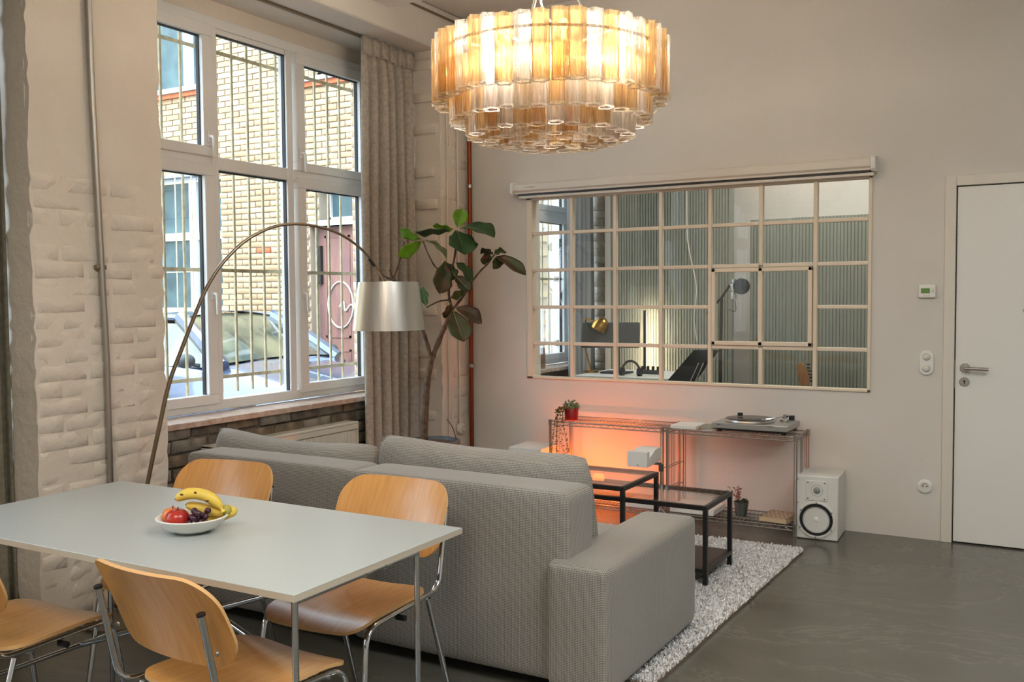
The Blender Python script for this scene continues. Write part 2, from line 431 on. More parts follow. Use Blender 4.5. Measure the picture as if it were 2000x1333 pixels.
def brickobj(parent, c, d, m, name='brick', jit=.004, cache={}):
    """an uneven brick: shared meshes by size and material, slightly turned"""
    key = (round(d[0], 3), round(d[1], 3), round(d[2], 3), m.name, random.randrange(3))
    if key not in cache:
        rnd = random.Random(hash(key[:3]) + key[4]); mb = MB()
        h = [x / 2 for x in d]; ch = .003
        vs = []
        for z in (-1, 1):
            for (sx, sy) in ((-1, -1), (1, -1), (1, 1), (-1, 1)):
                vs.append((sx * h[0] + rnd.uniform(-1, 1) * jit, sy * h[1] + rnd.uniform(-1, 1) * jit * 1.5, z * h[2] + rnd.uniform(-1, 1) * jit))
        mb.add(vs, [(3, 2, 1, 0), (4, 5, 6, 7), (0, 1, 5, 4), (1, 2, 6, 5), (2, 3, 7, 6), (3, 0, 4, 7)])
        bm = bmesh.new(); me = bpy.data.meshes.new('brick'); me.from_pydata(mb.v, [], mb.f); bm.from_mesh(me)
        bmesh.ops.bevel(bm, geom=list(bm.edges), offset=ch, segments=1, affect='EDGES'); bmesh.ops.recalc_face_normals(bm, faces=bm.faces)
        for f in bm.faces: f.smooth = True
        bm.to_mesh(me); bm.free(); me.materials.append(m); cache[key] = me
    o = bpy.data.objects.new(name, cache[key]); COL.objects.link(o); o.parent = parent
    o.location = Vector(c) - absloc(parent)
    o.rotation_euler = (random.uniform(-1, 1) * .012, random.uniform(-1, 1) * .01, random.uniform(-1, 1) * .012)
    return o


def pier(y0, y1, bricks_to, seed):
    p = roughface(MB(), -4.62, WX, y0, y1, 0, 3.25, .004, .05, seed)
    p.box(-4.62, WX - .03, y0 + .004, y1 - .004, 0, 3.25)
    p.box(-4.62, -4.42, y0 + .004, y1 - .004, 0, 3.25)
    o = p.build('pier', M_pier, lw, angle=60)
    return o
pA = pier(2.555, 3.255, 2, 3)
pB = pier(5.73, YB, 2, 4)
pC = pier(-.62, .08, 0, 5)
# painted bricks showing through on the lower two thirds of the left pier
row = 0; z = .02
while z < 1.98:
    y = 2.565 - (.13 if row % 2 else 0)
    while y < 3.25:
        a = max(y, 2.56); b_ = min(y + .25, 3.25)
        if b_ - a > .06:
            if random.random() < (.93 if z < 1.6 else .6):
                brickobj(pA, (WX - .0315 + random.uniform(-.0012, .0014), (a + b_) / 2, z + .035), (.06, round(b_ - a - .006, 2), .072), M_brickp, jit=.0025)
        y += .262
    z += .0775; row += 1
row = 0; z = .02
while z < 3.2:
    y = 5.74 - (.13 if row % 2 else 0)
    while y < 6.08:
        a = max(y, 5.735); b_ = min(y + .25, 6.08)
        if b_ - a > .06 and random.random() < .22:
            brickobj(pB, (WX - .031 + random.uniform(-.002, .004), (a + b_) / 2, z + .035), (.06, round(b_ - a - .014, 2), .066), M_brickp)
        y += .262
    # the side face towards the camera
    if random.random() < .25: brickobj(pB, (-4.06 + random.uniform(-.02, .02), 5.725 + random.uniform(0, .004), z + .035), (.24, .03, .066), M_brickp)
    z += .0775; row += 1
# lintel, jambs and wall below the sills
for yo in (0, -3.175, -6.35):
    n_ = MB(); y0, y1 = 3.255 + yo, 5.73 + yo
    n_.box(-4.62, FX - .02, y0, y1, 3.14, 3.25); n_.box(-4.62, FX - .02, 5.61 + yo, y1, .74, 3.14)
    n_.box(-4.62, FX - .02, y0 - .01, 3.235 + yo + .03, .74, 3.14)
    n_.build('niche', M_pier, lw, smooth=False)
    MB().box(-4.62, -4.215, y0, y1, 0, .745).build('sill_wall', M_raw, lw, smooth=False)
# bare masonry bricks under the sill of the big window
row = 0; z = .01
while z < .72:
    y = 3.27 - (.12 if row % 2 else 0)
    while y < 5.7:
        a = max(y, 3.262); b_ = min(y + .25, 5.72); 
        if b_ - a > .06:
            brickobj(lw, (-4.225 + random.uniform(-.010, .010), (a + b_) / 2, z + .034), (.06, round(b_ - a - .012, 2), .062), random.choice((M_raw, M_raw2, M_raw3)), jit=.006)
        y += .262
    z += .076; row += 1
# left wall of the studio
n_ = MB(); n_.box(-4.62, -4.42, YB + .2, 6.6, 0, 3.25); n_.box(-4.62, -4.42, 6.6, 9.0, 0, .745); n_.box(-4.62, -4.42, 6.6, 9.0, 3.1, 3.25); n_.box(-4.62, -4.42, 8.85, 9.0, .745, 3.1)
st(n_.build('wall_studio_left', M_wall, smooth=False))

# ------------------------------------------------------------ upvc windows
def upvc(name, yo, zs=0, ys=1.0, handles=True, front=True):
    """three-column, two-row window; yo shifts it along the wall"""
    root = struct(name, None, (FX, 3.23 + yo, .794)); D = .07
    Y = lambda y: yo + y
    x0, x1 = FX - D, FX
    fr = MB()
    fr.box(x0, x1, Y(3.23), Y(5.61), .794, .857); fr.box(x0, x1, Y(3.23), Y(5.61), 3.09, 3.15)
    fr.box(x0, x1, Y(3.23), Y(3.30), .857, 3.09); fr.box(x0, x1, Y(5.53), Y(5.61), .857, 3.09)
    fr.box(x0, x1, Y(4.05), Y(4.10), .857, 3.09); fr.box(x0, x1, Y(4.69), Y(4.745), .857, 3.09)
    for a, b_ in ((3.30, 4.05), (4.10, 4.69), (4.745, 5.53)): fr.box(x0, x1, Y(a), Y(b_), 2.245, 2.322)
    fr.box(x0, x1 - .01, Y(4.10), Y(4.69), 3.058, 3.09)
    fr.build('window_frame', M_pvc, root, bevel=.004)
    def pane(a, b_, c, d, par):
        MB().box(FX - .045, FX - .040, Y(a) - .005, Y(b_) + .005, c - .005, d + .005).build('pane', M_glass, par, smooth=False)
        g = MB(); t = .006
        g.box(FX - .04, FX - .016, Y(a), Y(b_), d - t, d + .002); g.box(FX - .04, FX - .016, Y(b_) - t, Y(b_) + .002, c, d)
        g.box(FX - .04, FX - .03, Y(a) - .002, Y(a) + .003, c, d)
        g.build('gasket', M_pvcgap, par, smooth=False)
    pane(4.10, 4.69, 2.327, 3.058, root); pane(4.10, 4.69, .857, 2.240, root)
    for (a, b_, c, d, hy, hz) in ((3.39, 3.98, 2.374, 3.024, 4.015, 2.43), (3.39, 3.98, .895, 2.202, 4.015, 1.50), (4.85, 5.43, 2.374, 3.024, 4.80, 2.43), (4.85, 5.43, .895, 2.202, 4.80, 1.50)):
        s_ = MB(); w = .078; xa, xb = FX - .05, FX + .014
        o0, o1 = a - w, b_ + w; c0, d0 = c - w * .75, d + w * .92
        s_.box(xa, xb, Y(o0), Y(o1), c0, c); s_.box(xa, xb, Y(o0), Y(o1), d, d0); s_.box(xa, xb, Y(o0), Y(a), c, d); s_.box(xa, xb, Y(b_), Y(o1), c, d)
        so = s_.build('sash', M_pvc, root, bevel=.004)
        pane(a, b_, c, d, so)
        h = MB(); h.cbox((FX + .02, Y(hy), hz), (.012, .028, .07)); h.tube(fillet([(FX + .02, Y(hy), hz), (FX + .055, Y(hy), hz), (FX + .055, Y(hy) + .004, hz - .125)], .018), .010, 8)
        h.build('handle', M_white, so, bevel=.002)
    return root
upvc('window_1', 0)
upvc('window_3', -3.175); upvc('window_4', -6.35)
upvc('window_5', 3.17 + .07)
for yo, a, b_ in ((0, 3.262, 5.725), (-3.175, 3.262, 5.725), (-6.35, 3.262, 5.725), (3.24, 3.1, 5.72)):
    st(MB().box(FX - .03, -4.165, a + yo, b_ + yo, .752, .786).build('trim_%d' % (1 + int(abs(yo))), M_stone, bevel=.004))

# curtain rail along the soffit
rl = MB(); rl.box(-4.152, -4.128, 3.27, 5.70, 3.236, 3.250)
rl = base(rl.build('curtain_rail', M_bronze)); tag(rl, 'thin dark curtain rail on the soffit above the barred window', 'curtain rail')


def curtain(name, y0, y1, x, z0, z1, m, label, folds, amp, seed, group=None, header=True):
    rnd = random.Random(seed); N = folds * 10; nz = 24
    ph = [rnd.uniform(-.35, .35) for _ in range(folds + 2)]; am = [rnd.uniform(.55, 1.2) for _ in range(folds + 2)]
    def fn(u, v):
        f = u * folds; i = int(f); t = f - i
        a = amp * (am[i] * (1 - t) + am[min(i + 1, folds + 1)] * t)
        if v > .93: a *= .35 + .65 * (1 - (v - .93) / .07) * .6
        w = math.sin(2 * PI * (f + ph[i] * (1 - t) * t * 2))
        spread = 1 + .05 * (1 - v)
        yy = (y0 + y1) / 2 + (u - .5) * (y1 - y0) * spread + .012 * math.sin(4 * PI * f + seed) * (1 - v * .5)
        xx = x + a * w + .006 * math.sin(v * 7 + f)
        return (xx, yy, z0 + (z1 - z0) * v)
    t = thing(name, label, 'curtain', (x, (y0 + y1) / 2, z0), group)
    g = MB().grid(N + 1, nz, fn); o = g.build('fabric', m, t, angle=80)
    so = o.modifiers.new('s', 'SOLIDIFY'); so.thickness = .003
    if header:
        def fh(u, v):
            p = fn(u, .955 + .045 * v); k = .008 * math.sin(u * folds * 2 * PI * 4.5)
            return (p[0] + .012 + abs(k), p[1], z1 - .12 + (.128) * v)
        g = MB().grid(N * 3 + 1, 4, fh); o = g.build('pleated_header', m, t, angle=80); so = o.modifiers.new('s', 'SOLIDIFY'); so.thickness = .002
    return t
curtain('curtain', 5.10, 5.70, -4.11, .02, 3.232, M_curt, 'long taupe linen curtain gathered beside the potted fig tree', 6, .042, 3)
curtain('curtain', 1.55, 2.53, -4.06, .02, 3.232, M_curt2, 'dark olive curtain hanging at the left edge of the painted brick pier', 10, .04, 5)
curtain('curtain', 8.22, 8.80, -4.12, .05, 3.2, M_curt3, 'blue grey curtain behind the partition window in the next room', 6, .035, 9, header=False)

# pipes
cd = MB(); cd.tube([(WX + .022, 2.905, 0.0), (WX + .022, 2.90, 1.2), (WX + .02, 2.862, 2.4), (WX + .02, 2.85, 3.24)], .0135, 14)
cdt = thing('conduit', 'thin steel conduit running up the painted brick pier', 'pipe', (WX + .02, 2.9, 0)); cd.build('tube', M_steel, cdt)
for z in (.45, 1.62): MB().cbox((WX + .012, 2.885, z), (.03, .05, .022)).build('clip', M_bronze, cdt, bevel=.004)
cp = thing('copper_pipe', 'reddish copper pipe standing in the corner left of the partition window', 'pipe', (-3.853, 6.055, 0))
MB().tube([(-3.855, 6.052, 0), (-3.855, 6.052, 3.54)], .0165, 16).build('tube', M_copper, cp)
for z in (.95, 2.3): MB().lathe([(.018, -.012), (.023, -.012), (.023, .012), (.018, .012)], (-3.855, 6.052, z), 16).build('clip', M_steel, cp); 
wp = thing('wall_cable', 'thin white surface cable running down the corner pier behind the fig tree', 'cable', (WX + .01, 5.93, .45))
MB().tube([(WX + .012, 5.94, .5), (WX + .012, 5.94, 2.9)], .008, 8).build('tube', M_trimw, wp)
MB().tube([(WX + .012, 5.80, .02), (WX + .012, 5.80, 3.2)], .006, 8).build('side_cable', M_trimw, wp)
sb = thing('wall_socket', 'old white round wall socket low on the corner pier beside the copper pipe', 'socket', (WX + .02, 5.94, .46))
MB().lathe([(0.0, .035), (.028, .035), (.04, .028), (.042, 0)], (WX + .004, 5.945, .48), 24, ZtoX).build('housing', M_trimw, sb)
MB().lathe([(.012, .036), (.02, .042), (.024, .036)], (WX + .004, 5.945, .48), 20, ZtoX).build('socket_insert', M_edge, sb)

# ------------------------------------------------------------ partition window (window_2)
w2 = struct('window_2', None, (WXL, YB, WZ0))
yA, yBk = YB - .012, YB + .05
fr = MB(); fw = .05
fr.box(WXL, WXL + fw, yA, yBk, WZ0, WZ1); fr.box(WXR - .02, WXR, yA, yBk, WZ0, WZ1); fr.box(WXL, WXR, yA, yBk, WZ0, WZ0 + .018); fr.box(WXL, WXR, yA, yBk, WZ1 - .035, WZ1)
fr.build('window_frame', M_cream, w2, bevel=.004)
xs = [-3.022, -2.685, -2.347, -2.004, -1.666, -1.325]; zs = [1.927, 1.659, 1.392, 1.128]
hb = .013
for i, x in enumerate(xs):
    if i == 4:
        segs = ((WZ0, zs[3]), (zs[1], WZ1))
    else: segs = ((WZ0, WZ1),)
    for a, b_ in segs:
        MB().box(x - hb, x + hb, YB - .008, YB + .03, a, b_ - .0).build('glazing_bar', M_cream, w2, bevel=.004)
for j, z in enumerate(zs):
    ed = [WXL + fw] + xs + [WXR - .02]
    for i in range(7):
        if z == zs[2] and i in (4, 5): continue
        MB().box(ed[i] + (hb if i else 0), ed[i + 1] - (hb if i < 6 else 0), YB - .006, YB + .028, z - .012, z + .012).build('glazing_bar', M_cream, w2, bevel=.004)
ed = [WXL + fw] + xs + [WXR - .02]; ez = [WZ1 - .035] + zs + [WZ0 + .018]
for i in range(7):
    for j in range(5):
        if i in (4, 5) and j in (2, 3): continue
        tl = random.uniform(-.002, .002)
        MB().add([(ed[i], YB + .012 + tl, ez[j + 1]), (ed[i + 1], YB + .012 - tl, ez[j + 1]), (ed[i + 1], YB + .012 - tl, ez[j]), (ed[i], YB + .012 + tl, ez[j])], [(0, 1, 2, 3)]).build('pane', M_glass2, w2, smooth=False)
cs = MB(); a, b_ = xs[3] + hb + .002, xs[5] - hb - .002; c, d = zs[3] + .014, zs[1] - .014
ya = YB - .02
cs.box(a, a + .026, ya, YB + .02, c, d); cs.box(b_ - .026, b_, ya, YB + .02, c, d); cs.box(a, b_, ya, YB + .02, c, c + .026); cs.box(a, b_, ya, YB + .02, d - .026, d); cs.box(xs[4] - .014, xs[4] + .014, ya, YB + .02, c, d)
cso = cs.build('casement', M_cream, w2, bevel=.004)
for a2, b2 in ((a + .026, xs[4] - .014), (xs[4] + .014, b_ - .026)):
    MB().add([(a2, YB + .003, c + .026), (b2, YB + .003, c + .026), (b2, YB + .003, d - .026), (a2, YB + .003, d - .026)], [(0, 1, 2, 3)]).build('pane', M_glass2, cso, smooth=False)

# projection screen housing above it
ps = thing('screen_housing', 'long white roll-up screen housing above the partition window', 'screen housing', (-2.2, 6.03, 2.19))
def prof_x(mb, poly, xa, xb):
    M = Matrix(((0, 0, 1, xa), (1, 0, 0, 0), (0, 1, 0, 0), (0, 0, 0, 1)))
    return mb.prism(poly, xb - xa, M)
hp = [(YB - .003, 2.29), (YB - .075, 2.29), (YB - .088, 2.278), (YB - .088, 2.235), (YB - .075, 2.225), (YB - .075, 2.212), (YB - .003, 2.212)]
prof_x(MB(), hp, -3.45, -.99).build('case', M_trimw, ps, bevel=.003)
hp2 = [(YB - .002, 2.297), (YB - .08, 2.297), (YB - .096, 2.282), (YB - .096, 2.218), (YB - .08, 2.205), (YB - .002, 2.205)]
prof_x(MB(), hp2, -3.475, -3.45).build('end_cap', M_white, ps, bevel=.004); prof_x(MB(), hp2, -.99, -.962).build('end_cap', M_white, ps, bevel=.004)
MB().box(-3.42, -1.0, YB - .068, YB - .02, 2.200, 2.213).build('slot', M_black, ps, smooth=False)
MB().box(-3.42, -.975, YB - .060, YB - .030, 2.180, 2.201).build('bottom_bar', M_trimw, ps, bevel=.004)
mk = MB()
for k, (dx, w) in enumerate(((0, .006), (.018, .003), (.027, .003), (.038, .009), (.050, .007), (.060, .008), (.071, .006), (.080, .007))):
    mk.box(-3.36 + dx, -3.36 + dx + w, YB - .0892, YB - .088, 2.252, 2.260)
mk.build('lettering', M_edge if False else M_bronze, ps, smooth=False)

# ------------------------------------------------------------ door
dr = struct('door_1', None, (-.02, YB, 0))
MB().box(-.587, -.528, YB - .018, YB + .06, 0, 2.152).box(.45, .51, YB - .018, YB + .06, 0, 2.152).box(-.528, .45, YB - .018, YB + .06, 2.094, 2.152).build('door_frame', M_trimw, dr, bevel=.003)
lf = MB().box(-.522, .444, YB - .002, YB + .04, .008, 2.088).build('door_leaf', M_white, dr, bevel=.003)
MB().box(-.53, .45, YB + .045, YB + .06, 0, 2.1).build('door_gap', M_black, dr, smooth=False)
h = MB(); h.lathe([(0, .012), (.024, .012), (.026, .010), (.026, 0)], (-.47, YB - .002, 1.036), 24, RX90)
h.tube(fillet([(-.47, YB - .01, 1.036), (-.47, YB - .058, 1.036), (-.345, YB - .058, 1.034)], .018), .0095, 12)
h.build('handle', M_steel, lf)
h = MB(); h.lathe([(0, .010), (.024, .010), (.026, .008), (.026, 0)], (-.472, YB - .002, .955), 24, RX90); h.build('key_rosette', M_steel, lf)
h = MB(); h.lathe([(0, .012), (.006, .012), (.006, 0)], (-.472, YB - .003, .959), 12, RX90); h.cbox((-.472, YB - .0135, .949), (.005, .002, .016)); h.build('keyhole', M_black, lf)
h = MB(); h.lathe([(0, .008), (.012, .008), (.014, 0)], (-.165, YB - .002, 1.37), 20, RX90); h.build('peephole', M_steel, lf)
MB().cbox((-.523, YB - .003, 1.0), (.006, .004, .16)).build('latch_plate', M_steel, lf, smooth=False)

# wall fittings by the door
th = thing('thermostat', 'white wall thermostat with green display beside the door', 'thermostat', (-.677, YB, 1.445))
MB().cbox((-.677, YB - .013, 1.484), (.094, .026, .076)).build('housing', M_white, th, bevel=.006, seg=3)
MB().cbox((-.686, YB - .0265, 1.487), (.048, .002, .03)).build('display', mat('lcd_green', (92, 128, 60), .3, emis=(92, 140, 50), es=.04), th, smooth=False)
MB().cbox((-.646, YB - .0275, 1.49), (.010, .004, .02)).cbox((-.677, YB - .0275, 1.459), (.04, .003, .007)).build('button', M_trimw, th, bevel=.001)
sw = thing('light_switch', 'white double toggle light switch beside the door', 'switch', (-.677, YB, .985))
pl = []; 
for k in range(24):
    a = 2 * PI * k / 24; pl.append((.040 * math.cos(a), .040 * math.sin(a) + (.035 if math.sin(a) > 0 else -.035)))
Mx = Matrix.Translation((-.677, YB - .001, 1.061)) @ Matrix.Rotation(PI / 2, 4, 'X')
MB().prism(pl, .012, Mx).build('plate', M_white, sw, bevel=.004)
for dz in (.034, -.034):
    k = MB().lathe([(0, .026), (.015, .024), (.022, .012), (.022, 0)], (-.677, YB - .002, 1.061 + dz), 24, RX90).build('toggle_base', M_trimw, sw)
    MB().tube([(-.677, YB - .022, 1.061 + dz), (-.680, YB - .045, 1.055 + dz)], .005, 8).build('toggle', M_white, k)
so_ = thing('wall_socket', 'white round power socket low on the wall beside the door', 'socket', (-.677, YB, .285))
MB().lathe([(.021, .008), (.021, .013), (.036, .013), (.041, .010), (.041, 0)], (-.677, YB - .001, .321), 32, RX90).build('plate', M_white, so_)
MB().lathe([(0, .004), (.021, .004), (.021, .012)], (-.677, YB - .001, .321), 24, RX90).build('recess', M_trimw, so_)
q = MB(); q.lathe([(0, .006), (.0035, .006), (.0035, .004)], (-.687, YB - .002, .321), 10, RX90); q.lathe([(0, .006), (.0035, .006), (.0035, .004)], (-.667, YB - .002, .321), 10, RX90); q.build('contact_hole', M_black, so_)

# ------------------------------------------------------------ radiator
rd = thing('radiator', 'white ribbed panel radiator under the barred window behind the sofa', 'radiator', (-4.135, 4.37, .12))
MB().box(-4.205, -4.105, 3.75, 4.99, .12, .620).build('panel', M_rad, rd, bevel=.006)
rb = MB()
y = 3.79
while y < 4.95: rb.add([(-4.104, y, .15), (-4.104, y + .03, .15), (-4.093, y + .022, .15), (-4.093, y + .008, .15), (-4.104, y, .58), (-4.104, y + .03, .58), (-4.093, y + .022, .58), (-4.093, y + .008, .58)], [(3, 2, 6, 7), (0, 3, 7, 4), (2, 1, 5, 6), (4, 7, 6, 5), (0, 1, 2, 3)]); y += .0333
o = rb.build('rib', M_rad, rd, smooth=False); o['kind'] = 'stuff'
MB().box(-4.210, -4.090, 3.745, 4.995, .620, .636).build('top_grille', M_rad, rd, bevel=.004)
MB().box(-4.100, -4.092, 3.745, 4.995, .585, .620).build('front_rail', M_rad, rd, bevel=.002)
for y in (3.745, 4.99): MB().box(-4.210, -4.090, y, y + .006, .12, .636).build('side_panel', M_rad, rd)
MB().tube([(-4.155, 4.9, 0), (-4.155, 4.9, .13)], .011).tube([(-4.155, 4.82, 0), (-4.155, 4.82, .13)], .011).build('feed_pipe', M_rad, rd)

# ------------------------------------------------------------ sofa
sf = thing('sofa', 'large taupe woven sofa with low arms seen from behind', 'sofa', (-2.53, 3.5, 0))
def soft(x0, x1, y0, y1, z0, z1, bev, puff=.012, n=8, seed=1):
    """rounded upholstered block with slightly bulging faces"""
    mb = MB(); bm = bmesh.new(); bmesh.ops.create_cube(bm, size=2)
    bmesh.ops.subdivide_edges(bm, edges=bm.edges, cuts=n, use_grid_fill=True)
    hx, hy, hz = (x1 - x0) / 2, (y1 - y0) / 2, (z1 - z0) / 2; c = Vector(((x0 + x1) / 2, (y0 + y1) / 2, (z0 + z1) / 2))
    rnd = random.Random(seed)
    for v in bm.verts:
        # concentrate loops near edges
        q = [math.copysign(abs(t) ** .75, t) for t in v.co]
        p = Vector((q[0] * hx, q[1] * hy, q[2] * hz))
        inner = Vector((max(-hx + bev, min(hx - bev, p.x)), max(-hy + bev, min(hy - bev, p.y)), max(-hz + bev, min(hz - bev, p.z))))
        d = p - inner
        if d.length > 1e-6:
            nz_ = sum(1 for t in d if abs(t) > 1e-6)
            p = inner + d.normalized() * bev if nz_ > 1 else p
        for ax in range(3):
            if abs(abs(q[ax]) - 1) < 1e-4:
                o1, o2 = [q[k] for k in range(3) if k != ax]
                p[ax] += math.copysign(puff * (1 - o1 * o1) * (1 - o2 * o2), q[ax])
        v.co = p + c
    bm.verts.ensure_lookup_table()
    mb.add([v.co[:] for v in bm.verts], [tuple(v.index for v in f.verts) for f in bm.faces]); bm.free()
    return mb
soft(-3.72, -1.62, 3.10, 3.92, .06, .30, .03, .005).build('base', M_sofa, sf, angle=70)
soft(-3.555, -2.545, 3.07, 3.27, .05, .752, .022, .004, 16, 2).build('back', M_sofa, sf, angle=80, sub=1)
soft(-2.54, -1.525, 3.035, 3.255, .05, .758, .022, .004, 16, 3).build('back', M_sofa, sf, angle=80, sub=1)
soft(-1.60, -1.35, 2.99, 3.945, .045, .515, .030, .006, 16, 4).build('arm', M_sofa, sf, angle=80, sub=1)
soft(-3.80, -3.56, 3.03, 3.945, .045, .515, .030, .006, 16, 5).build('arm', M_sofa, sf, angle=80, sub=1)
soft(-3.56, -2.58, 3.26, 3.95, .28, .44, .05, .015, 8, 6).build('seat_cushion', M_sofa, sf, angle=80, sub=1)
soft(-2.58, -1.605, 3.26, 3.95, .28, .44, .05, .015, 8, 7).build('seat_cushion', M_sofa, sf, angle=80, sub=1)
for x, y in ((-1.45, 3.86), (-1.45, 3.06), (-3.68, 3.06), (-3.68, 3.86)): MB().cbox((x, y, .024), (.05, .05, .048)).build('foot', M_black, sf)


def cushion(x0, x1, zb, ht, yc, lean, drop, label, seed):
    rnd = random.Random(seed); mb = MB(); nu, nv = 40, 16; th = .095
    cr = [(rnd.uniform(.1, .9), rnd.uniform(.2, .8), rnd.uniform(.5, 1.2), rnd.uniform(.02, .05)) for _ in range(9)]
    for side in (1, -1):
        def fn(u, v):
            a, b_ = 2 * u - 1, 2 * v - 1
            e = (1 - abs(a) ** 5) ** .5 * (1 - abs(b_) ** 3.2) ** .55
            xc_ = (x0 + x1) / 2; x = xc_ + (x1 - x0) / 2 * a * (1 - .035 * abs(b_) ** 4) + .035 * (1 - v) * a; sag = drop * math.sin(PI * u) * v
            x += .03 * (1 - v) * 0
            z = zb + ht * v - sag - .02 * v * (u)
            # corner ears
            z -= .018 * abs(a) ** 9 * v
            w = 0
            for (cu, cv, an, am) in cr:
                dd = (u - cu) * math.cos(an) * 4 + (v - cv) * math.sin(an); w += am * .28 * math.exp(-(dd * 7) ** 2) * math.exp(-((u - cu) * 3) ** 2)
            y = yc + lean * v + side * (th * e - w * e * .6)
            return (x, y, z)
        mb.grid(nu, nv, fn)
    o = mb.build('back_cushion', M_sofa, sf, angle=80, merge=True)
    return o
cushion(-3.70, -2.66, .40, .43, 3.42, -.02, .035, '', 3)
cushion(-2.64, -1.595, .40, .465, 3.40, -.03, .02, '', 8)

# ------------------------------------------------------------ rug
rg = thing('rug', 'light grey shaggy rug on the concrete floor under the coffee tables', 'rug', (-2.4, 4.2, 0))
rug_x0, rug_y0, rug_y1 = -3.34, 3.2, 5.46
rxe = lambda y: -1.241 - .05 * (5.466 - y) / 2.15
MB().add([(rug_x0, 3.26, .001), (rxe(3.26), 3.26, .001), (rxe(5.45), 5.45, .001), (rug_x0, 5.45, .001), (rug_x0, 3.26, .012), (rxe(3.26), 3.26, .012), (rxe(5.45), 5.45, .012), (rug_x0, 5.45, .012)], [(0, 3, 2, 1), (4, 5, 6, 7), (0, 1, 5, 4), (1, 2, 6, 5), (2, 3, 7, 6), (3, 0, 4, 7)]).build('backing', mat('rug_backing', (120, 104, 88), .95), rg, smooth=False)
M_pile = mat('rug_pile', (238, 238, 238), .95, c2=(200, 198, 196), scale=60)
rnd = random.Random(11); vs = []; fs = []
for k in range(66000):
    y = rnd.uniform(3.27, 5.45); 
    x = rnd.uniform(-2.2, rxe(y)) if k % 10 else rnd.uniform(rug_x0, -2.2)
    a = rnd.uniform(0, 2 * PI); w = .0035; h_ = rnd.uniform(.010, .022); lx, ly = rnd.uniform(-.012, .012), rnd.uniform(-.012, .012)
    i = len(vs); dx, dy = math.cos(a) * w, math.sin(a) * w
    vs += [(x - dx, y - dy, .011), (x + dx, y + dy, .011), (x + lx + dx, y + ly + dy, .011 + h_), (x + lx - dx, y + ly - dy, .011 + h_)]
    fs.append((i, i + 1, i + 2, i + 3))
pm = MB(); pm.v = vs; pm.f = fs
me = bpy.data.meshes.new('pile'); off = rg.location; me.from_pydata([(v[0] - off.x, v[1] - off.y, v[2]) for v in vs], [], fs); me.materials.append(M_pile)
po = bpy.data.objects.new('pile', me); COL.objects.link(po); po.parent = rg; po['kind'] = 'stuff'

# ------------------------------------------------------------ coffee tables
def ctable(x0, x1, y0, y1, h, label, shelf):
    t = thing('coffee_table', label, 'table', ((x0 + x1) / 2, (y0 + y1) / 2, 0), 'nesting glass coffee tables'); s = .022
    for (x, y) in ((x0, y0), (x1 - s, y0), (x0, y1 - s), (x1 - s, y1 - s)): MB().box(x, x + s, y, y + s, .013, h - .001).build('leg', M_blackm, t, bevel=.001)
    f = MB(); f.box(x0 + s, x1 - s, y0, y0 + s, h - s, h); f.box(x0 + s, x1 - s, y1 - s, y1, h - s, h); f.box(x0, x0 + s, y0 + s, y1 - s, h - s, h); f.box(x1 - s, x1, y0 + s, y1 - s, h - s, h)
    f.build('top_frame', M_blackm, t, smooth=False)
    MB().box(x0 + s * .6, x1 - s * .6, y0 + s * .6, y1 - s * .6, h - .006, h + .001).build('glass_top', M_glasst, t, smooth=False)
    if shelf:
        f = MB(); f.box(x0 + s, x1 - s, y0, y0 + s, .085, .105); f.box(x0 + s, x1 - s, y1 - s, y1, .085, .105); f.box(x0, x0 + s, y0 + s, y1 - s, .085, .105); f.box(x1 - s, x1, y0 + s, y1 - s, .085, .105)
        f.build('shelf_frame', M_blackm, t, smooth=False)
        MB().box(x0 + s, x1 - s, y0 + s, y1 - s, .096, .106).build('shelf_board', mat('black_brown_board', (44, 38, 34), .45), t, smooth=False)
    return t
ctable(-2.35, -1.495, 4.505, 4.93, .422, 'lower black framed glass coffee table with dark shelf beside the sofa arm', True)
ctable(-2.79, -1.895, 4.40, 4.885, .50, 'taller black framed glass coffee table behind the sofa cushion', False)

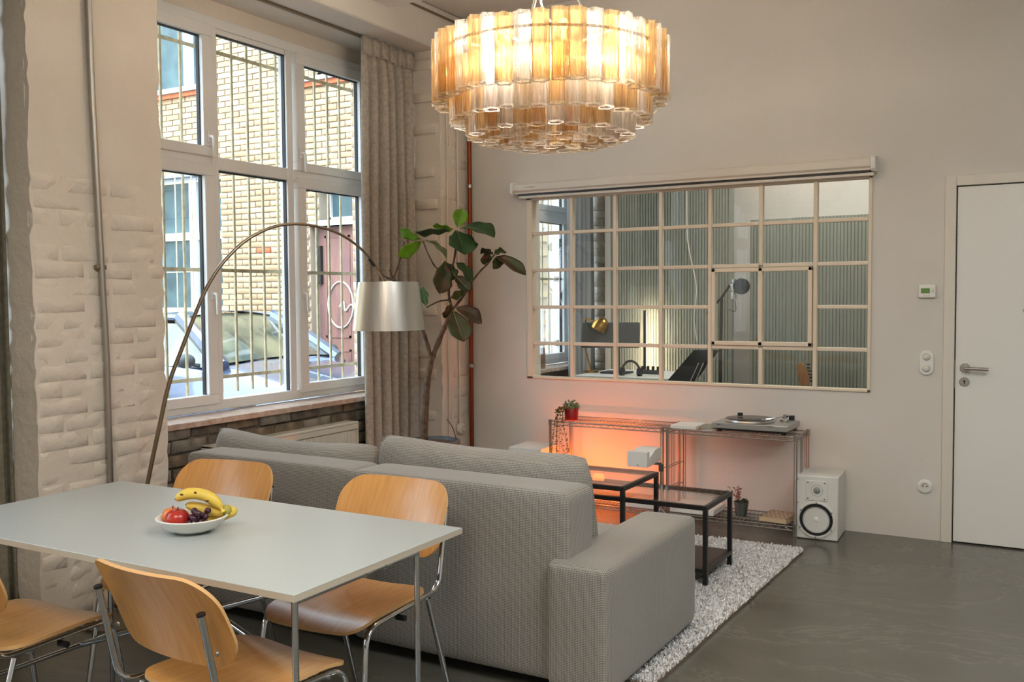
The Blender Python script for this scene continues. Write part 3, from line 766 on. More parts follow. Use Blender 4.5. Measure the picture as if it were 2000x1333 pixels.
# ------------------------------------------------------------ wire shelving
M_wire = mat('zinc_wire', (150, 148, 144), .38, .9)
def wireshelf(x0, x1, y0, y1, label):
    t = thing('wire_shelf_unit', label, 'shelf', ((x0 + x1) / 2, (y0 + y1) / 2, 0), 'chrome wire shelf units along the back wall')
    zt = .615
    for z in (zt, .075):
        f = MB(); r = .0042
        for zz in (z, z - .022):
            f.tube([(x0 + .02, y0, zz), (x1 - .02, y0, zz)], r, 8); f.tube([(x0 + .02, y1, zz), (x1 - .02, y1, zz)], r, 8); f.tube([(x0 + .01, y0 + .01, zz), (x0 + .01, y1 - .01, zz)], r, 8); f.tube([(x1 - .01, y0 + .01, zz), (x1 - .01, y1 - .01, zz)], r, 8)
        zig = [(x0 + .03 + k * (x1 - x0 - .06) / 16, y0, z if k % 2 else z - .022) for k in range(17)]
        f.tube(zig, .002, 5)
        so = f.build('shelf', M_wire, t)
        f = MB(); f.tube([(x0 + .01, (y0 + y1) / 2, z - .006), (x1 - .01, (y0 + y1) / 2, z - .006)], .003, 6); f.build('cross_rod', M_wire, so)
        me = None; nW = 32
        for k in range(nW):
            x = x0 + .028 + (x1 - x0 - .056) * k / (nW - 1)
            if me is None:
                o = MB().tube([(x, y0, z + .003), (x, y1, z + .003)], .0016, 5, cap=False).build('wire', M_wire, so); me = o; xx = x
            else:
                c = me.copy(); COL.objects.link(c); c.parent = so; c.location = (x - xx, 0, 0)
    for xe, sgn in ((x0, 1), (x1, -1)):
        for ye, s2 in ((y0, 1), (y1, -1)):
            p = MB()
            for (dx, dy) in ((0, 0), (.013 * sgn, 0), (0, .013 * s2)): p.tube([(xe + dx, ye + dy, .0), (xe + dx, ye + dy, zt + .008)], .0032, 6)
            po_ = p.build('post', M_wire, t)
            MB().tube([(xe + .004 * sgn, ye + .004 * s2, zt - .026), (xe + .004 * sgn, ye + .004 * s2, zt + .012)], .012, 10).build('corner_cap', M_steel, po_)
        e = MB()
        for dy in (.10, .125, .15): e.tube([(xe, y0 + dy, .05), (xe, y0 + dy, zt - .02)], .002, 5)
        for z in (.22, .36): e.tube([(xe, y0, z), (xe, y1, z)], .0026, 6)
        e.build('end_frame', M_wire, t)
    return t
wireshelf(-3.01, -2.19, 5.715, 6.035, 'chrome wire shelf unit holding the red pot, orange glow behind it')
wireshelf(-2.165, -1.345, 5.715, 6.035, 'chrome wire shelf unit carrying the record player')

# ------------------------------------------------------------ orange light bar on the floor behind the shelf
lb = thing('light_bar', 'glowing orange light bar behind the left wire shelf unit', 'lamp', (-2.78, 5.66, .013))
MB().tube([(-2.98, 5.66, .22), (-2.58, 5.66, .22)], .016, 12).build('tube', emit('orange_glow', (1, .34, .08), 5), lb)
MB().cbox((-2.78, 5.635, .10), (.12, .02, .2)).cbox((-2.78, 5.64, .222), (.42, .012, .05)).build('stand', M_black, lb)
for xx in (-2.9, -2.66):
    l = bpy.data.lights.new('light_bar_light', 'POINT'); l.energy = 3.8; l.color = (1, .16, .012); l.shadow_soft_size = .04
    o = bpy.data.objects.new('light_bar_light', l); COL.objects.link(o); o.parent = lb; o.location = (xx + 2.78, 6.0 - 5.66 - .25, .25)

# ------------------------------------------------------------ speakers
M_spk = mat('white_speaker_cabinet', (214, 214, 208), .5, bump=.05, bscale=200)
M_cone = mat('white_cone', (176, 178, 174), .5)
def speaker(loc, rz, label):
    t = thing('speaker', label, 'speaker', (0, 0, 0), 'white studio monitors beside the shelves')
    w, d, h_ = .25, .30, .385
    MB().box(-w / 2, w / 2, 0, d, .003, h_).build('cabinet', M_spk, t, bevel=.006)
    MB().lathe([(.112, 0), (.112, .006), (.106, .009), (.100, .009), (.096, .004), (.096, 0)], (0, 0, .122), 48, RX90).build('woofer_ring', M_spk, t)
    MB().lathe([(.096, .003), (.092, .010), (.084, .010), (.078, .002)], (0, 0, .122), 48, RX90).build('surround', M_rubber, t)
    MB().lathe([(.079, .003), (.066, -.002), (.045, -.010), (.030, -.014)], (0, 0.0, .122), 48, RX90).build('woofer_cone', M_cone, t)
    MB().lathe([(.030, -.013), (.026, -.004), (.015, .002), (0, .004)], (0, 0, .122), 32, RX90).build('dust_cap', M_white, t)
    MB().box(-.062, .062, -.006, 0, .238, .358).build('tweeter_plate', M_spk, t, bevel=.014, seg=3)
    MB().lathe([(.034, .0065), (.030, .003), (.022, -.002)], (0.004, -.002, .300), 32, RX90).build('waveguide', M_cone, t)
    MB().lathe([(.022, .001), (.019, .008), (.010, .012), (0, .013)], (0.004, -.002, .300), 24, RX90).build('tweeter', mat('tweeter_mesh', (140, 144, 142), .5, .3), t)
    scr = MB()
    for a in range(6):
        aa = a * PI / 3 + .5; scr.lathe([(0, .012), (.004, .011), (.004, .008)], (.104 * math.cos(aa), 0, .122 + .104 * math.sin(aa)), 8, RX90)
    for sx in (-.048, .048):
        for sz in (.25, .346): scr.lathe([(0, .009), (.004, .008), (.004, .006)], (sx, 0, sz), 8, RX90)
    scr.build('screw', M_grey, t)
    lg = MB(); lg.lathe([(0, .003), (.008, .003), (.008, 0)], (.0, 0, .017), 20, RX90)
    lg.build('logo_badge', M_grey, t)
    lg = MB(); lg.lathe([(.0035, .0034), (.0055, .0034), (.0055, .003)], (.0, 0, .017), 16, RX90); lg.cbox((.013, -.0005, .020), (.004, .001, .006)); lg.cbox((.017, -.0005, .014), (.004, .001, .007)); lg.build('logo_mark', M_silver, t)
    t.location = loc; t.rotation_euler = (0, 0, rz)
    return t
s1 = speaker((-1.239, 5.766, 0), .05, 'white studio speaker on the floor right of the wire shelves')
s2 = dup(s1, (-3.165, 5.64, 0.045), .05, 'white studio speaker left of the wire shelves, half hidden by the sofa cushion')
sp2 = tag(base(MB().box(-3.295, -3.035, 5.66, 5.93, .0, .044).build('foam_pad', M_black, bevel=.004)), 'black foam pad under the left studio speaker', 'pad')

# ------------------------------------------------------------ things on the shelves
tt = thing('turntable', 'silver record player with black record on the right wire shelf', 'record player', (-1.62, 5.87, .62))
xc, yc = -1.60, 5.875
MB().box(-1.865, -1.40, 5.715, 6.03, .643, .678).build('plinth', M_silver, tt, bevel=.003)
MB().box(-1.835, -1.41, 5.73, 6.02, .632, .644).build('plinth_base', M_black, tt, bevel=.002)
for dx, dy in ((-1.83, 5.75), (-1.43, 5.75), (-1.83, 6.0), (-1.43, 6.0)): MB().lathe([(0, 0), (.016, 0), (.016, .014), (0, .014)], (dx, dy, .6205), 14).build('foot', M_rubber, tt)
MB().lathe([(0, .0), (.150, 0), (.152, .004), (.146, .016), (0, .016)], (-1.67, 5.868, .679), 48).build('platter', M_alu, tt)
MB().lathe([(0, .0185), (.022, .0185)], (-1.67, 5.868, .679), 24).build('record_label', mat('record_label', (120, 104, 60), .5), tt)
MB().lathe([(0, .0165), (.149, .0165), (.150, .0175), (.149, .018), (0, .018)], (-1.67, 5.868, .679), 48).build('record', mat('vinyl', (20, 19, 18), .22), tt)
MB().lathe([(0, 0), (.026, 0), (.026, .014), (.012, .02), (0, .02)], (-1.47, 5.93, .679), 20).build('arm_base', M_steel, tt)
a_ = MB().tube(spline([(-1.47, 5.93, .712), (-1.478, 5.86, .714), (-1.50, 5.80, .712), (-1.545, 5.775, .707)], 5), .0045, 8)
a_.tube([(-1.47, 5.93, .712), (-1.463, 5.965, .712)], .011, 12); a_.cbox((-1.556, 5.772, .704), (.03, .012, .01), .3); a_.tube([(-1.47, 5.93, .69), (-1.47, 5.93, .718)], .010, 12)
a_.build('tonearm', M_chrome, tt)
MB().cbox((-1.75, 5.93, .71), (.03, .02, .02)).build('strobe_lamp', M_black, tt, bevel=.002)
MB().cbox((-1.435, 5.97, .70), (.03, .03, .03)).build('hinge', M_black, tt, bevel=.002)
MB().box(-1.838, -1.812, 5.7142, 5.716, .665, .670).box(-1.805, -1.80, 5.7142, 5.716, .665, .670).build('lettering', M_grey, tt, smooth=False)
MB().box(-1.52, -1.487, 5.7142, 5.716, .669, .672).build('speed_button', M_black, tt, smooth=False)

bk = tag(base(MB().box(-2.145, -1.975, 5.73, 5.93, .6205, .641).build('paper_stack', M_white, bevel=.002)), 'small stack of white papers on the right wire shelf', 'papers')
bk = thing('magazine', 'thin grey magazine leaning between papers and record player', 'magazine', (-1.9, 5.85, .62))
MB().cbox((-1.905, 5.84, .634), (.15, .21, .005), .4, -.08).build('cover', mat('grey_cover', (128, 126, 112), .5), bk)
MB().cbox((-1.905, 5.84, .6275), (.146, .206, .008), .4, -.08).build('pages', M_white, bk)

# trailing plant in a red pot
rp = thing('potted_trailing_plant', 'red pot with trailing succulent on the left wire shelf', 'plant', (-2.885, 5.80, .62))
MB().lathe([(0, .0), (.040, 0), (.046, .006), (.048, .08), (.044, .088), (.040, .086), (.040, .07), (0, .07)], (-2.885, 5.80, .6205), 32).build('pot', M_red, rp)
M_succ = mat('succulent_leaf', (84, 104, 62), .5, c2=(116, 124, 82), scale=30)
M_succ2 = mat('trailing_leaf', (90, 92, 48), .5, c2=(116, 84, 40), scale=30)
rnd = random.Random(5)
def leaflet(mb, p, r, el=1.6):
    d = Vector((rnd.uniform(-1, 1), rnd.uniform(-1, 1), rnd.uniform(-.4, 1))).normalized(); u = d.orthogonal().normalized(); w = d.cross(u)
    p = Vector(p); vs = [p, p + d * r * el * .5 + u * r * .6, p + d * r * el * .5 - u * r * .6, p + d * r * el, p + d * r * el * .5 + w * r * .3, p + d * r * el * .5 - w * r * .3]
    mb.add(vs, [(0, 4, 1), (0, 2, 4), (3, 1, 4), (3, 4, 2), (0, 1, 5), (0, 5, 2), (3, 5, 1), (3, 2, 5)])
fo = MB()
for k in range(150):
    a = rnd.uniform(0, 2 * PI); r = .05 * rnd.random() ** .5; hh = .05 * (1 - (r / .06) ** 2) * (1.3 if abs(math.cos(a)) > .6 else .7)
    leaflet(fo, (-2.885 + r * math.cos(a), 5.80 + r * math.sin(a), .70 + hh * rnd.random()), .012)
fo.build('foliage', M_succ, rp)
for k, (dx, dy, ln, sx) in enumerate(((-.055, -.085, .40, -.02), (-.035, -.088, .36, .03), (-.075, -.08, .26, -.03), (-.02, -.088, .24, .05), (-.06, -.09, .44, .0))):
    v = MB(); pts = [(-2.885 + dx * .3, 5.80 - .02, .71), (-2.885 + dx * .8, 5.80 + dy * .8, .705), (-2.885 + dx, 5.80 + dy - .008, .66), (-2.885 + dx + sx * .5, 5.80 + dy - .016, .62 - ln * .4), (-2.885 + dx + sx, 5.80 + dy - .012, .66 - ln)]
    sp_ = spline(pts, 7); v.tube(sp_, .0012, 4)
    for p in sp_[4:]:
        for q_ in range(2): leaflet(v, (p.x + rnd.uniform(-.006, .006), p.y + rnd.uniform(-.006, .006), p.z + rnd.uniform(-.006, .006)), .010)
    v.build('trailing_stem', M_succ2, rp)

# small plant in a zinc pot, wooden lattice book and white box on the bottom shelf
zp = thing('potted_flower', 'zinc pot with dried pink sprig on the lower right wire shelf', 'plant', (-1.715, 5.84, .079))
MB().lathe([(0, .0), (.034, 0), (.046, .088), (.048, .09), (.044, .088), (.040, .07), (0, .068)], (-1.715, 5.84, .080), 28).build('pot', mat('zinc', (120, 126, 124), .4, .8), zp)
q = MB()
for k in range(30): leaflet(q, (-1.715 + rnd.uniform(-.03, .035), 5.84 + rnd.uniform(-.03, .03), .155 + rnd.uniform(0, .012)), .018)
q.build('foliage', mat('dark_leaf', (44, 50, 30), .5), zp)
q = MB(); M_sprig = mat('pink_sprig', (150, 92, 84), .7)
for k in range(7):
    a = rnd.uniform(-1, 1); tip = (-1.75 + a * .05, 5.84 + rnd.uniform(-.03, .03), .245 + rnd.uniform(-.03, .02))
    sp_ = spline([(-1.725, 5.84, .15), (-1.735 + a * .01, 5.84, .19), tip], 5); q.tube(sp_, .0014, 4)
    for p in sp_[5:]: leaflet(q, p, .010)
q.build('sprig', M_sprig, zp)
wb = thing('lattice_book', 'thick cream book with brown lattice cover on the lower wire shelf', 'book', (-1.49, 5.84, .079))
cB = Vector((-1.48, 5.855, 0)); rzB = -.12
def rb_(x, y): a = rzB; return (cB.x + x * math.cos(a) - y * math.sin(a), cB.y + x * math.sin(a) + y * math.cos(a))
MB().cbox((cB.x, cB.y, .0935), (.17, .22, .026), rzB).build('pages', mat('cream_pages', (196, 176, 144), .7), wb, bevel=.001)
MB().cbox((cB.x, cB.y, .108), (.172, .222, .003), rzB).build('cover', mat('cream_cover', (186, 164, 138), .6), wb)
q = MB()
for i in range(6):
    for j in range(7):
        x, y = -.07 + i * .028 + (.014 if j % 2 else 0), -.09 + j * .03
        if x < .08: p = rb_(x, y); q.cbox((p[0], p[1], .1098), (.02, .008, .0008), rzB)
for x in (-.082, .082): p = rb_(x, 0); q.cbox((p[0], p[1], .1098), (.006, .22, .0008), rzB)
q.build('cover_pattern', mat('brown_print', (106, 84, 66), .7), wb, smooth=False)
tag(base(MB().box(-2.15, -1.86, 5.735, 5.98, .0795, .117).build('flat_box', M_white, bevel=.003)), 'flat white box lying on the lower right wire shelf', 'box')
tag(base(MB().box(-2.48, -2.26, 5.735, 5.95, .0795, .112).build('flat_box', M_white, bevel=.003)), 'flat white box lying on the lower left wire shelf', 'box')

# small white projector on a tripod post
pj = thing('projector', 'small white block shaped projector on a post before the shelves', 'projector', (-2.22, 5.45, 0))
body = MB()
Mp = Matrix.Translation((-2.28, 5.52, .445)) @ Matrix.Rotation(.0, 4, 'Z')
# side profile with a V notch, extruded along x
bx0, bx1 = -2.395, -2.245
body.box(-2.395, -2.262, 5.40, 5.44, .415, .510)
body.add([(-2.395, 5.44, .415), (-2.262, 5.44, .415), (-2.262, 5.64, .425), (-2.395, 5.64, .425), (-2.395, 5.44, .47), (-2.262, 5.44, .47), (-2.262, 5.54, .51), (-2.395, 5.54, .51), (-2.262, 5.64, .51), (-2.395, 5.64, .51)],
         [(0, 3, 2, 1), (4, 5, 6, 7), (7, 6, 8, 9), (0, 1, 5, 4), (2, 3, 9, 8), (1, 2, 8, 6, 5), (3, 0, 4, 7, 9)])
body.build('body', M_white, pj, bevel=.003)
MB().cbox((-2.325, 5.399, .428), (.008, .002, .004)).build('logo_mark', M_grey, pj, smooth=False)
MB().tube([(-2.235, 5.56, .02), (-2.235, 5.56, .40)], .008, 10).build('post', M_steel, pj)
MB().tube([(-2.235, 5.56, .37), (-2.235, 5.56, .415)], .016, 12).cbox((-2.26, 5.56, .417), (.05, .03, .012)).build('mount_head', M_grey, pj)
for a in (0, 2.1, 4.2): MB().tube([(-2.235, 5.56, .14), (-2.235 + .12 * math.cos(a), 5.56 + .12 * math.sin(a), .006)], .006, 8).build('leg', M_steel, pj)

# ------------------------------------------------------------ dining table
dt = thing('dining_table', 'white dining table with chrome tube frame and fruit bowl on top', 'table', (-2.44, 2.09, 0))
MB().add([(-3.262, 2.491, .722), (-1.625, 2.488, .722), (-1.617, 1.719, .722), (-3.262, 1.70, .722), (-3.262, 2.491, .74), (-1.625, 2.488, .74), (-1.617, 1.719, .74), (-3.262, 1.70, .74)], [(0, 1, 2, 3), (7, 6, 5, 4), (0, 4, 5, 1), (1, 5, 6, 2), (2, 6, 7, 3), (3, 7, 4, 0)]).build('tabletop', M_tabletop, dt, bevel=.0015)
MB().add([(-3.2615, 2.4905, .7215), (-1.6245, 2.4885, .7215), (-1.6155, 1.7175, .7215), (-3.263, 1.6985, .7215), (-3.2635, 2.4915, .7385), (-1.6235, 2.4885, .7385), (-1.6155, 1.7175, .7385), (-3.2635, 1.6985, .7385)], [(0, 4, 5, 1), (1, 5, 6, 2), (2, 6, 7, 3), (3, 7, 4, 0)]).build('edge_band', M_edge, dt, smooth=False)
xr, xl = -1.643, -3.05
for x in (xr, xl):
    for y in (1.748, 2.268): MB().tube([(x, y, .0), (x, y, .719)], .0085, 14).build('leg', M_chrome, dt)
    q = MB().tube([(x, 1.748, .711), (x, 2.268, .711)], .0085, 12).build('end_rail', M_chrome, dt); MB().tube([(x, 1.748, .22), (x, 2.268, .22)], .0085, 12).build('end_rail', M_chrome, dt)
    for ya in (2.02, 2.11): MB().tube([(x + .001, ya, .711), (x + .001, ya + .025, .711)], .0115, 12).build('collar', M_chrome, q)
for (za, zb, yy) in ((.71, .22, 2.12), (.22, .71, 2.14)): MB().tube([(xl, yy, za), (xr, yy, zb)], .0095, 12).build('cross_brace', M_chrome, dt)

# ------------------------------------------------------------ chairs
def sheet(mb, W_, H_, r, th, pos, nu=16, nv=22, nrm=None):
    """rounded rectangle panel of thickness th laid on the surface pos(x, y)"""
    import itertools
    vsn = []
    for j in range(nv + 1):
        t = -1 + 2 * j / nv; t = math.copysign(1 - (1 - abs(t)) ** 1.6, t); y = t * H_
        w = W_
        if abs(y) > H_ - r: w = W_ - r + math.sqrt(max(0, r * r - (abs(y) - (H_ - r)) ** 2))
        for i in range(nu + 1): vsn.append((w * (-1 + 2 * i / nu), y))
    top = []; bot = []
    for (x, y) in vsn:
        p = Vector(pos(x, y)); e = .002
        n_ = (Vector(pos(x + e, y)) - Vector(pos(x - e, y))).cross(Vector(pos(x, y + e)) - Vector(pos(x, y - e))).normalized()
        top.append(p + n_ * th / 2); bot.append(p - n_ * th / 2)
    N = nu + 1; f = []; K = len(top)
    for j in range(nv):
        for i in range(nu):
            a = j * N + i; f.append((a, a + 1, a + 1 + N, a + N)); f.append((a + K, a + N + K, a + 1 + N + K, a + 1 + K))
    ring = [i for i in range(N)] + [j * N + nu for j in range(1, nv + 1)] + [nv * N + i for i in range(nu - 1, -1, -1)] + [j * N for j in range(nv - 1, 0, -1)]
    mb.add(top + bot, f)
    mb2 = MB().add(top + bot, [(ring[i], ring[i] + K, ring[(i + 1) % len(ring)] + K, ring[(i + 1) % len(ring)]) for i in range(len(ring))])
    return mb, mb2


def make_chair(label):
    t = thing('dining_chair', label, 'chair', (0, 0, 0), 'beech plywood chairs around the dining table')
    def seat(x, y):
        z = .452 - .010 * math.cos(x / .2 * PI / 2) - (max(0, y - .08) ** 2) * 1.5 + .5 * max(0, -y - .12) ** 2 - .006
        return (x, y, z)
    def back(x, y):
        v = (y + .13) / .26
        return (x, -.205 - .115 * v - .04 * (1 - (x / .235) ** 2) + .012 * math.sin(v * PI), .675 + y)
    a, e = sheet(MB(), .205, .215, .07, .011, seat); a.build('seat', M_ply, t, angle=50); e.build('seat_edge', M_plyedge, t)
    a, e = sheet(MB(), .235, .126, .085, .010, lambda x, y: back(x, y)); a.build('backrest', M_ply, t, angle=50); e.build('backrest_edge', M_plyedge, t)
    for s_ in (-1, 1):
        up = fillet([(.207 * s_, -.312, .712), (.208 * s_, -.255, .435), (.205 * s_, .17, .425), (.225 * s_, .235, 0.004)], [.06, .06])
        MB().tube(up, .0105, 12, sq=.8).build('side_frame', M_chrome, t)
        MB().tube([(.205 * s_, -.19, .421), (.215 * s_, -.33, .004)], .0105, 12, sq=.8).build('rear_leg', M_chrome, t)
        MB().tube([(.2072 * s_, -.3122, .711), (.207 * s_, -.3135, .717)], .0112, 12).build('end_cap', M_black, t)
        MB().sphere((.2 * s_, -.262, .60), .007, 10, 6, (1, .5, 1)).build('screw', M_steel, t)
        MB().tube([(.19 * s_, -.02, .405), (.225 * s_, -.02, .405)], .010, 10).build('knob', M_black, t)
    q = MB().tube([(-.2, -.13, .418), (.2, -.13, .418)], .008, 10).tube([(-.2, .12, .412), (.2, .12, .412)], .008, 10)
    q.build('stretcher', M_chrome, t)
    return t
ch = make_chair('beech plywood chair with its back to us at the near side of the white table')
for c in list(ch.children): pass
dup(ch, (-2.885, 2.44, 0), PI + .15, 'beech plywood chair in front of the sofa, directly behind the fruit bowl')
dup(ch, (-2.085, 2.47, 0), PI + .05, 'beech plywood chair in front of the sofa, at the right end of the table')
dup(ch, (-2.86, 1.80, 0), .10, 'beech plywood chair cut off by the left edge, seat mostly in view')
ch.location = (-1.955, 1.885, 0); ch.rotation_euler = (0, 0, -.06)

# ------------------------------------------------------------ fruit bowl
BX, BY, BZ = -2.345, 2.045, .7405
bowl = tag(MB().lathe([(0, .012), (.04, .010), (.08, .026), (.103, .050), (.107, .050), (.110, .048), (.085, .018), (.045, .0), (0, .0)], (0, 0, 0), 48).build('fruit_bowl', M_white), 'shallow white fruit bowl on the dining table', 'bowl'); bowl.location = (BX, BY, BZ)
M_skin = mat('banana_skin', (228, 196, 78), .5, c2=(214, 186, 84), scale=12)
bn = thing('banana_bunch', 'bunch of ripe yellow bananas with brown spots arched over the fruit bowl', 'banana', (BX, BY, BZ + .02))
rx, ry = .866, .5
def bpt(a, h_, d=0): return (BX + a * rx - d * ry, BY + a * ry + d * rx, BZ + h_)
for k, (pts, r) in enumerate(((((-.052, .101), (-.015, .116), (.035, .112), (.075, .088), (.095, .058)), .019), (((-.025, .078), (.01, .068), (.05, .060), (.085, .055), (.10, .05)), .018), (((.02, .035), (.06, .032), (.095, .045), (.115, .055), (.10, .068)), .018))):
    P_ = spline([bpt(a, h_, .01 + .018 * k) for a, h_ in pts], 6); n_ = len(P_)
    rr = [r * min(1, .25 + 1.0 * math.sin(PI * min(1, (i + .6) / n_ * 1.15)) ** .5 * .85) if i < n_ - 2 else r * .5 for i in range(n_)]
    o = MB().tube(P_, rr, 7).build('banana', M_skin, bn, angle=60)
    MB().sphere(P_[0], .005, 8, 6).build('tip', mat('banana_tip', (70, 64, 30), .7), o)
M_spot = mat('banana_spot', (92, 62, 30), .8)
for a, h_ in ((-.03, .121), (.012, .127), (.05, .102)): MB().sphere(bpt(a, h_ - .004, -.004), .006, 8, 5, (1.4, .6, .6)).build('spot', M_spot, bn)
MB().sphere(bpt(.098, .06, .03), .017, 12, 8).build('stem_crown', mat('banana_crown', (168, 160, 70), .6), bn)
def fruit(name, label, cat, a, d, h_, r, m, sc=(1, 1, .92), stem=True, group=None):
    p = bpt(a, h_, d); prof = []
    for i in range(15):
        t = PI * i / 14; rr = r * math.sin(t) * sc[0]; z = r * math.cos(t) * sc[2]
        z -= .22 * r * math.exp(-(rr / (r * .3)) ** 2) * (1 if z > 0 else -.6)
        prof.append((rr, z + r * .9))
    t_ = thing(name, label, cat, (p[0], p[1], p[2]), group)
    MB().lathe(prof, p, 28).build('flesh', m, t_, angle=70)
    if stem: MB().tube([(p[0], p[1], p[2] + r * 1.5), (p[0] + .004, p[1], p[2] + r * 1.95)], .002, 6).build('stem', M_bronze, t_)
fruit('apple', 'dark red apple at the front of the fruit bowl', 'apple', -.035, -.03, .013, .037, mat('apple_red', (140, 22, 28), .25, c2=(176, 50, 36), scale=14, stretch=(1, 1, .2)))
fruit('nectarine', 'orange and red nectarine half behind the apple in the bowl', 'nectarine', -.062, .0, .022, .031, mat('nectarine_skin', (226, 138, 56), .35, c2=(196, 70, 44), scale=12))
M_gr = mat('dark_grape', (48, 22, 34), .25, c2=(70, 36, 56), scale=20)
rnd = random.Random(4)
for k in range(13):
    a = -.0 + .014 * (k % 4) + rnd.uniform(-.002, .002); d = -.055 + .018 * (k // 4) + rnd.uniform(-.003, .003); h_ = .028 + .015 * ((k * 7) % 3)
    g = MB().sphere((0, 0, .0105), .0105, 14, 10).build('grape', M_gr); g.location = bpt(.012 + a, h_, d)
    tag(g, 'dark purple grape in the small heap between the red apple and the bananas', 'grape', 'dark grapes in the fruit bowl')

# ------------------------------------------------------------ arc lamp
al = thing('arc_lamp', 'tall arc floor lamp with brushed aluminium drum shade over the sofa', 'lamp', (-3.80, 2.90, 0))
rod = [(-3.80, 2.90, .02), (-3.775, 2.95, .3), (-3.747, 3.005, .592), (-3.722, 3.057, .845), (-3.698, 3.104, 1.063), (-3.673, 3.154, 1.209), (-3.647, 3.207, 1.356), (-3.618, 3.265, 1.505), (-3.589, 3.322, 1.613), (-3.56, 3.38, 1.689), (-3.531, 3.438, 1.749), (-3.501, 3.497, 1.792), (-3.46, 3.581, 1.833), (-3.417, 3.666, 1.85), (-3.374, 3.752, 1.848), (-3.33, 3.84, 1.83), (-3.292, 3.917, 1.798), (-3.253, 3.995, 1.743), (-3.22, 4.061, 1.673), (-3.189, 4.122, 1.571), (-3.18, 4.14, 1.52)]
sp_ = spline(rod, 4); n_ = len(sp_)
MB().tube(sp_, [.011 - .005 * i / n_ for i in range(n_)], 10).build('rod', M_bronze, al)
MB().lathe([(0, .0), (.17, 0), (.17, .012), (.03, .022), (0, .022)], (-3.70, 2.80, 0), 40).build('base', M_bronze, al)
MB().tube([(-3.70, 2.80, .01), (-3.80, 2.90, .03)], .012).build('base_joint', M_bronze, al)
MB().tube([(-3.226, 4.05, 1.68), (-3.212, 4.078, 1.64)], .009, 10).build('clamp', M_black, al)
sc_ = (-3.178, 4.155)
sh = MB().lathe([(.197, 0), (.165, .262), (.163, .262), (.195, 0)], (*sc_, 1.292), 64, close=True).build('shade', M_alu, al)
MB().lathe([(0, .0), (.165, 0)], (*sc_, 1.545), 48).build('diffuser', mat('white_diffuser', (235, 232, 222), .6), sh)
MB().tube([(*sc_, 1.42), (*sc_, 1.56)], .02, 12).build('bulb_holder', M_white, al)

# ------------------------------------------------------------ fig tree in the corner
BR = [
    ([(-3.615, 5.085, 0.501), (-3.61, 5.1, 0.731), (-3.601, 5.115, 0.916), (-3.58, 5.135, 1.061)], 0.026, 0.018),
    ([(-3.58, 5.135, 1.061), (-3.6, 5.107, 1.177), (-3.622, 5.088, 1.272), (-3.698, 5.089, 1.457), (-3.791, 5.075, 1.555), (-3.827, 5.056, 1.593)], 0.015, 0.008),
    ([(-3.827, 5.056, 1.593), (-3.809, 5.096, 1.702), (-3.797, 5.145, 1.843)], 0.007, 0.005),
    ([(-3.827, 5.056, 1.593), (-3.83, 5.023, 1.653)], 0.006, 0.004),
    ([(-3.821, 5.059, 1.586), (-3.868, 5.022, 1.607), (-3.889, 4.989, 1.644)], 0.006, 0.004),
    ([(-3.58, 5.135, 1.061), (-3.545, 5.199, 1.218), (-3.511, 5.236, 1.329), (-3.494, 5.261, 1.387)], 0.019, 0.012),
    ([(-3.494, 5.261, 1.387), (-3.516, 5.253, 1.472), (-3.504, 5.243, 1.59), (-3.46, 5.241, 1.735), (-3.432, 5.232, 1.901)], 0.01, 0.006),
    ([(-3.494, 5.261, 1.387), (-3.453, 5.324, 1.471), (-3.418, 5.372, 1.563), (-3.366, 5.407, 1.642), (-3.322, 5.435, 1.693), (-3.287, 5.458, 1.751)], 0.009, 0.005),
    ([(-3.519, 5.25, 1.451), (-3.552, 5.172, 1.439), (-3.592, 5.101, 1.402)], 0.006, 0.004),
    ([(-3.501, 5.246, 1.614), (-3.55, 5.162, 1.661), (-3.578, 5.116, 1.74), (-3.609, 5.092, 1.837)], 0.006, 0.004),
]
